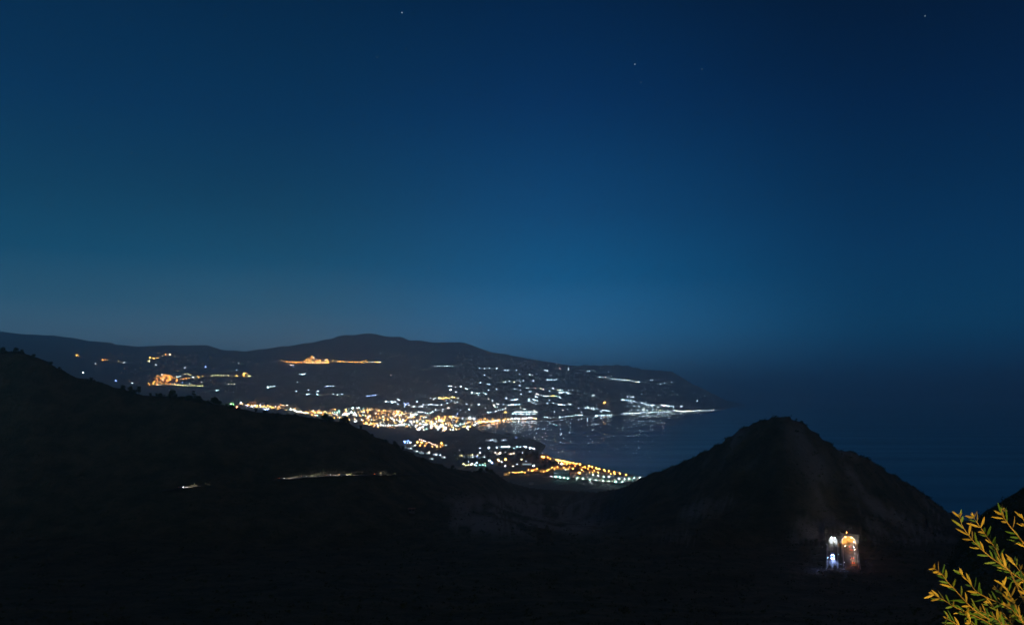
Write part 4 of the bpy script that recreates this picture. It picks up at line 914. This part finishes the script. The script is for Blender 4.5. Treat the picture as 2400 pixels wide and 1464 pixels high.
for k in range(1100):
    px = rd.uniform(2225, 2480); pyc = np.interp(px, SL[:, 0], SL[:, 1]); p = ray(BV_sl, px, pyc+3+(1470-pyc)*rd.random()**1.4)
    if p is None: continue
    s = rd.uniform(.4, 1.0)
    for j in range(16):
        c = p+Vector((rd.gauss(0, .5), rd.gauss(0, .5), abs(rd.gauss(.3, .35))))*s
        a = Vector((rd.gauss(0, 1), rd.gauss(0, 1), rd.gauss(.3, 1))).normalized(); t2 = a.orthogonal().normalized(); u2 = a.cross(t2); q = s*rd.uniform(.1, .22)
        b.face([c-t2*q, c+u2*q*.6, c+t2*q, c-u2*q*.6])
tag(b.build('undergrowth', [M_leafdark]), 'bushy undergrowth on the slope at the right edge', 'undergrowth', None, 'stuff')

# ------------------------------------------------------------------ olive shrub in the lamp light
m_leaf = bpy.data.materials.new('olive_leaf'); m_leaf.use_nodes = True; t = m_leaf.node_tree; bb = t.nodes['Principled BSDF']; bb.inputs['Roughness'].default_value = .55
an = t.nodes.new('ShaderNodeAttribute'); an.attribute_name = 'tint'
cr = t.nodes.new('ShaderNodeValToRGB'); cr.color_ramp.elements[0].color = (.06, .15, .022, 1); cr.color_ramp.elements[1].color = (.36, .27, .05, 1); cr.color_ramp.elements[0].position = .35; cr.color_ramp.elements[1].position = .7
t.links.new(an.outputs['Fac'], cr.inputs[0]); t.links.new(cr.outputs[0], bb.inputs['Base Color'])
m_twig = mat('young_twig', (.36, .25, .08), .7)
BRN = [  # twigs as photo pixels in a crop at (2160,1164) scaled 4.88, tip first, with depth in metres
 ([(438, 235), (455, 310), (500, 390), (600, 515), (700, 612), (790, 690), (900, 765), (1005, 840)], 4.0), ([(600, 240), (640, 300), (700, 385), (770, 490), (850, 590), (890, 690), (950, 770), (1010, 845)], 4.15), ([(925, 140), (905, 185), (950, 250), (1010, 335), (1090, 430), (1165, 525), (1260, 640)], 3.8),
 ([(150, 820), (235, 880), (300, 975), (370, 1045), (440, 1125), (540, 1235), (640, 1315), (790, 1410)], 3.9), ([(470, 890), (550, 985), (620, 1080), (760, 1160), (900, 1210), (1040, 1290), (1150, 1400)], 4.1), ([(945, 1010), (1000, 1090), (1040, 1190), (1090, 1290), (1160, 1430)], 3.9), ([(145, 1120), (270, 1185), (380, 1260), (560, 1335), (720, 1410), (860, 1500)], 4.2),
 ([(300, 1395), (380, 1440), (480, 1510)], 3.9), ([(1005, 842), (1080, 900), (1180, 965), (1290, 1050)], 4.05), ([(1160, 250), (1210, 350), (1290, 480)], 3.9), ([(860, 1050), (960, 1130), (1040, 1230), (1130, 1350)], 4.25), ([(640, 1280), (740, 1330), (860, 1400), (980, 1480)], 4.0), ([(480, 1330), (540, 1390), (620, 1470)], 4.1), ([(1050, 740), (1100, 820), (1180, 900), (1290, 1000)], 4.2), ([(780, 1230), (880, 1300), (980, 1390), (1060, 1480)], 4.15), ([(1120, 1010), (1180, 1100), (1260, 1200)], 4.0), ([(840, 1380), (900, 1440), (980, 1520)], 3.85), ([(1010, 1250), (1080, 1350), (1180, 1460)], 4.05), ([(560, 1440), (620, 1500), (700, 1560)], 3.9)]
def w3(x, y, D): return Vector(((2160+x/4.88-CX)/F*D, D, H-(1164+y/4.88-HY)/F*D))
base = Vector(((2420-CX)/F*4.3, 4.3, 197.6))
shrub = empty('olive_shrub', base); tag(shrub, 'olive shrub with narrow leaves in yellow lamp light, bottom right corner', 'shrub')
hub = w3(1350, 1560, 4.15)-base
b = MB(); b.tube([(0, 0, -.3), tuple(hub*.5+Vector((.02, .02, 0))), tuple(hub)], [.028, .022, .016], 8); b.build('stem', [M_bark], shrub)
def leaf(b, base_, d, up, ln, wd, tint, tints):
    """narrow folded lens-shaped leaf of 10 faces with a slight arch"""
    d = d.normalized(); sd = d.cross(up).normalized(); n = sd.cross(d).normalized(); st = [(0, .12), (.18, .6), (.42, 1.0), (.68, .9), (.88, .5), (1, .06)]
    i0 = len(b.v); bend = random.uniform(-.18, .18)
    for s, w in st:
        c = base_+d*ln*s+n*ln*bend*s*s
        for k in (-1, 0, 1): b.v.append(tuple(c+sd*wd*w*k*.5+n*(abs(k)*wd*w*.12)))
    for r_ in range(len(st)-1):
        for k in range(2):
            j = i0+r_*3+k; b.f.append((j, j+1, j+4, j+3)); b.m.append(0); tints.append(tint)
for pts, D in BRN:
    P = [w3(x, y, D+random.uniform(-.03, .03)) for x, y in pts]
    # smooth the twig
    Q = []
    for k in range(len(P)-1):
        for s in (0, .25, .5, .75): Q.append(P[k].lerp(P[k+1], s))
    Q.append(P[-1])
    for _ in range(2): Q = [Q[0]]+[(Q[k-1]+Q[k]*2+Q[k+1])/4 for k in range(1, len(Q)-1)]+[Q[-1]]
    b = MB(); n = len(Q); rel = [p-base for p in Q]
    if (P[-1]-base-hub).length < .6: rel.append(hub); 
    b.tube(rel, [.0011+.0028*min(1, k/n) for k in range(len(rel))], 6)
    br = b.build('branch', [m_twig], shrub)
    lb = MB(); tints = []; ln_tot = sum((Q[k+1]-Q[k]).length for k in range(n-1)); s = 0; step = .0; k = 0; side = 1
    acc = .0; nextl = .0
    for k in range(n-1):
        seg = Q[k+1]-Q[k]; L0 = seg.length; t0 = (Q[k]-Q[k+1]).normalized()
        while nextl <= acc+L0:
            c = Q[k]+seg*((nextl-acc)/L0)-base
            for sgn in ((1, -1) if random.random() < .75 else (side,)):
                view = Vector((0, 1, 0)); lat = t0.cross(view).normalized()*sgn
                ang = random.uniform(.2, .85)
                d = t0*math.cos(ang)+lat*math.sin(ang)+Vector((0, random.uniform(-.5, .5), 0))
                young = 1-min(1, nextl/ln_tot/.5)
                leaf(lb, c, d, Vector((random.uniform(-.9, .9), -1, random.uniform(-.5, .9))).normalized(), random.uniform(.040, .076)*(.8 if young > .8 else 1), random.uniform(.008, .0125), (random.uniform(.55, 1) if random.random() < .3+.3*young else random.uniform(0, .45)), tints)
            side = -side; nextl += random.uniform(.021, .038)
        acc += L0
    for j in range(3):
        leaf(lb, Q[0]-base, (Q[0]-Q[1]).normalized()+Vector((random.uniform(-.5, .5), random.uniform(-.3, .3), random.uniform(-.4, .4))), Vector((random.uniform(-.6, .6), -1, .2)), random.uniform(.024, .034), .007, random.uniform(.5, 1), tints)
    me = lb.mesh('leaves', True); a_ = me.attributes.new('tint', 'FLOAT', 'FACE'); a_.data.foreach_set('value', tints); link('leaves', me, [m_leaf], br)
# the sodium street lamp at the viewpoint (stands just outside the frame) that lights the shrub
lx = Vector((-1.5, -3.5, 198.2))
rt = empty('street_lamp', lx); tag(rt, 'sodium street lamp at the viewpoint beside the shrub', 'street lamp')
b = MB(); b.tube([(0, 0, -.3), (0, 0, 5.6)], [.07, .05], 10); b.build('pole', [M_metal], rt)
b = MB(); b.tube([(0, 0, 5.5), (.3, .5, 5.8), (.6, 1.0, 5.8)], [.04, .035, .03], 8); b.build('arm', [M_metal], rt)
b = MB(); b.box((.65, 1.1, 5.76), (.22, .5, .1)); b.build('lamp_head', [M_lamp['a']], rt)
pl = bpy.data.lights.new('sodium_light', 'POINT'); pl.energy = 4200; pl.color = (1, .62, .11); pl.shadow_soft_size = .12
po = bpy.data.objects.new('sodium_light', pl); COL.objects.link(po); po.parent = rt; po.location = (.65, 1.1, 5.55)

# ------------------------------------------------------------------ stars
m_star = glow('star_light', (.8, .9, 1), 1.3)
for k, (x, y, s) in enumerate([(942, 30, 1.6), (2168, 38, 1.3), (528, 38, .6), (884, 135, .9), (952, 115, .6), (1488, 151, 1.2), (1502, 194, .8), (1645, 162, .7), (2120, 163, .7), (308, 359, 1.0), (1164, 418, .6), (1480, 564, .7), (1005, 628, 1.2), (302, 45, .6)]):
    D = 300000.0; b = MB(); b.ball((0, 0, 0), 130*s); o = b.build('star', [m_star]); o.location = ((x-CX)/F*D, D, H-(y-HY)/F*D)
    tag(o, 'small star in the dark blue night sky', 'star', 'stars in the night sky')

# ------------------------------------------------------------------ haze over the bay
b = MB(); b.box((0, 46500, 639.0), (186000, 95000, 1330)); hz = b.build('haze', [])
tag(hz, 'thin night haze over the bay', 'haze', None, 'stuff')
mh = bpy.data.materials.new('haze_air'); mh.use_nodes = True; t = mh.node_tree; t.nodes.clear()
vo = t.nodes.new('ShaderNodeVolumePrincipled'); vo.inputs['Density'].default_value = 9.5e-5; vo.inputs['Color'].default_value = (.84, .95, 1, 1); vo.inputs['Anisotropy'].default_value = .75
ou = t.nodes.new('ShaderNodeOutputMaterial'); t.links.new(vo.outputs[0], ou.inputs['Volume']); hz.data.materials.append(mh)
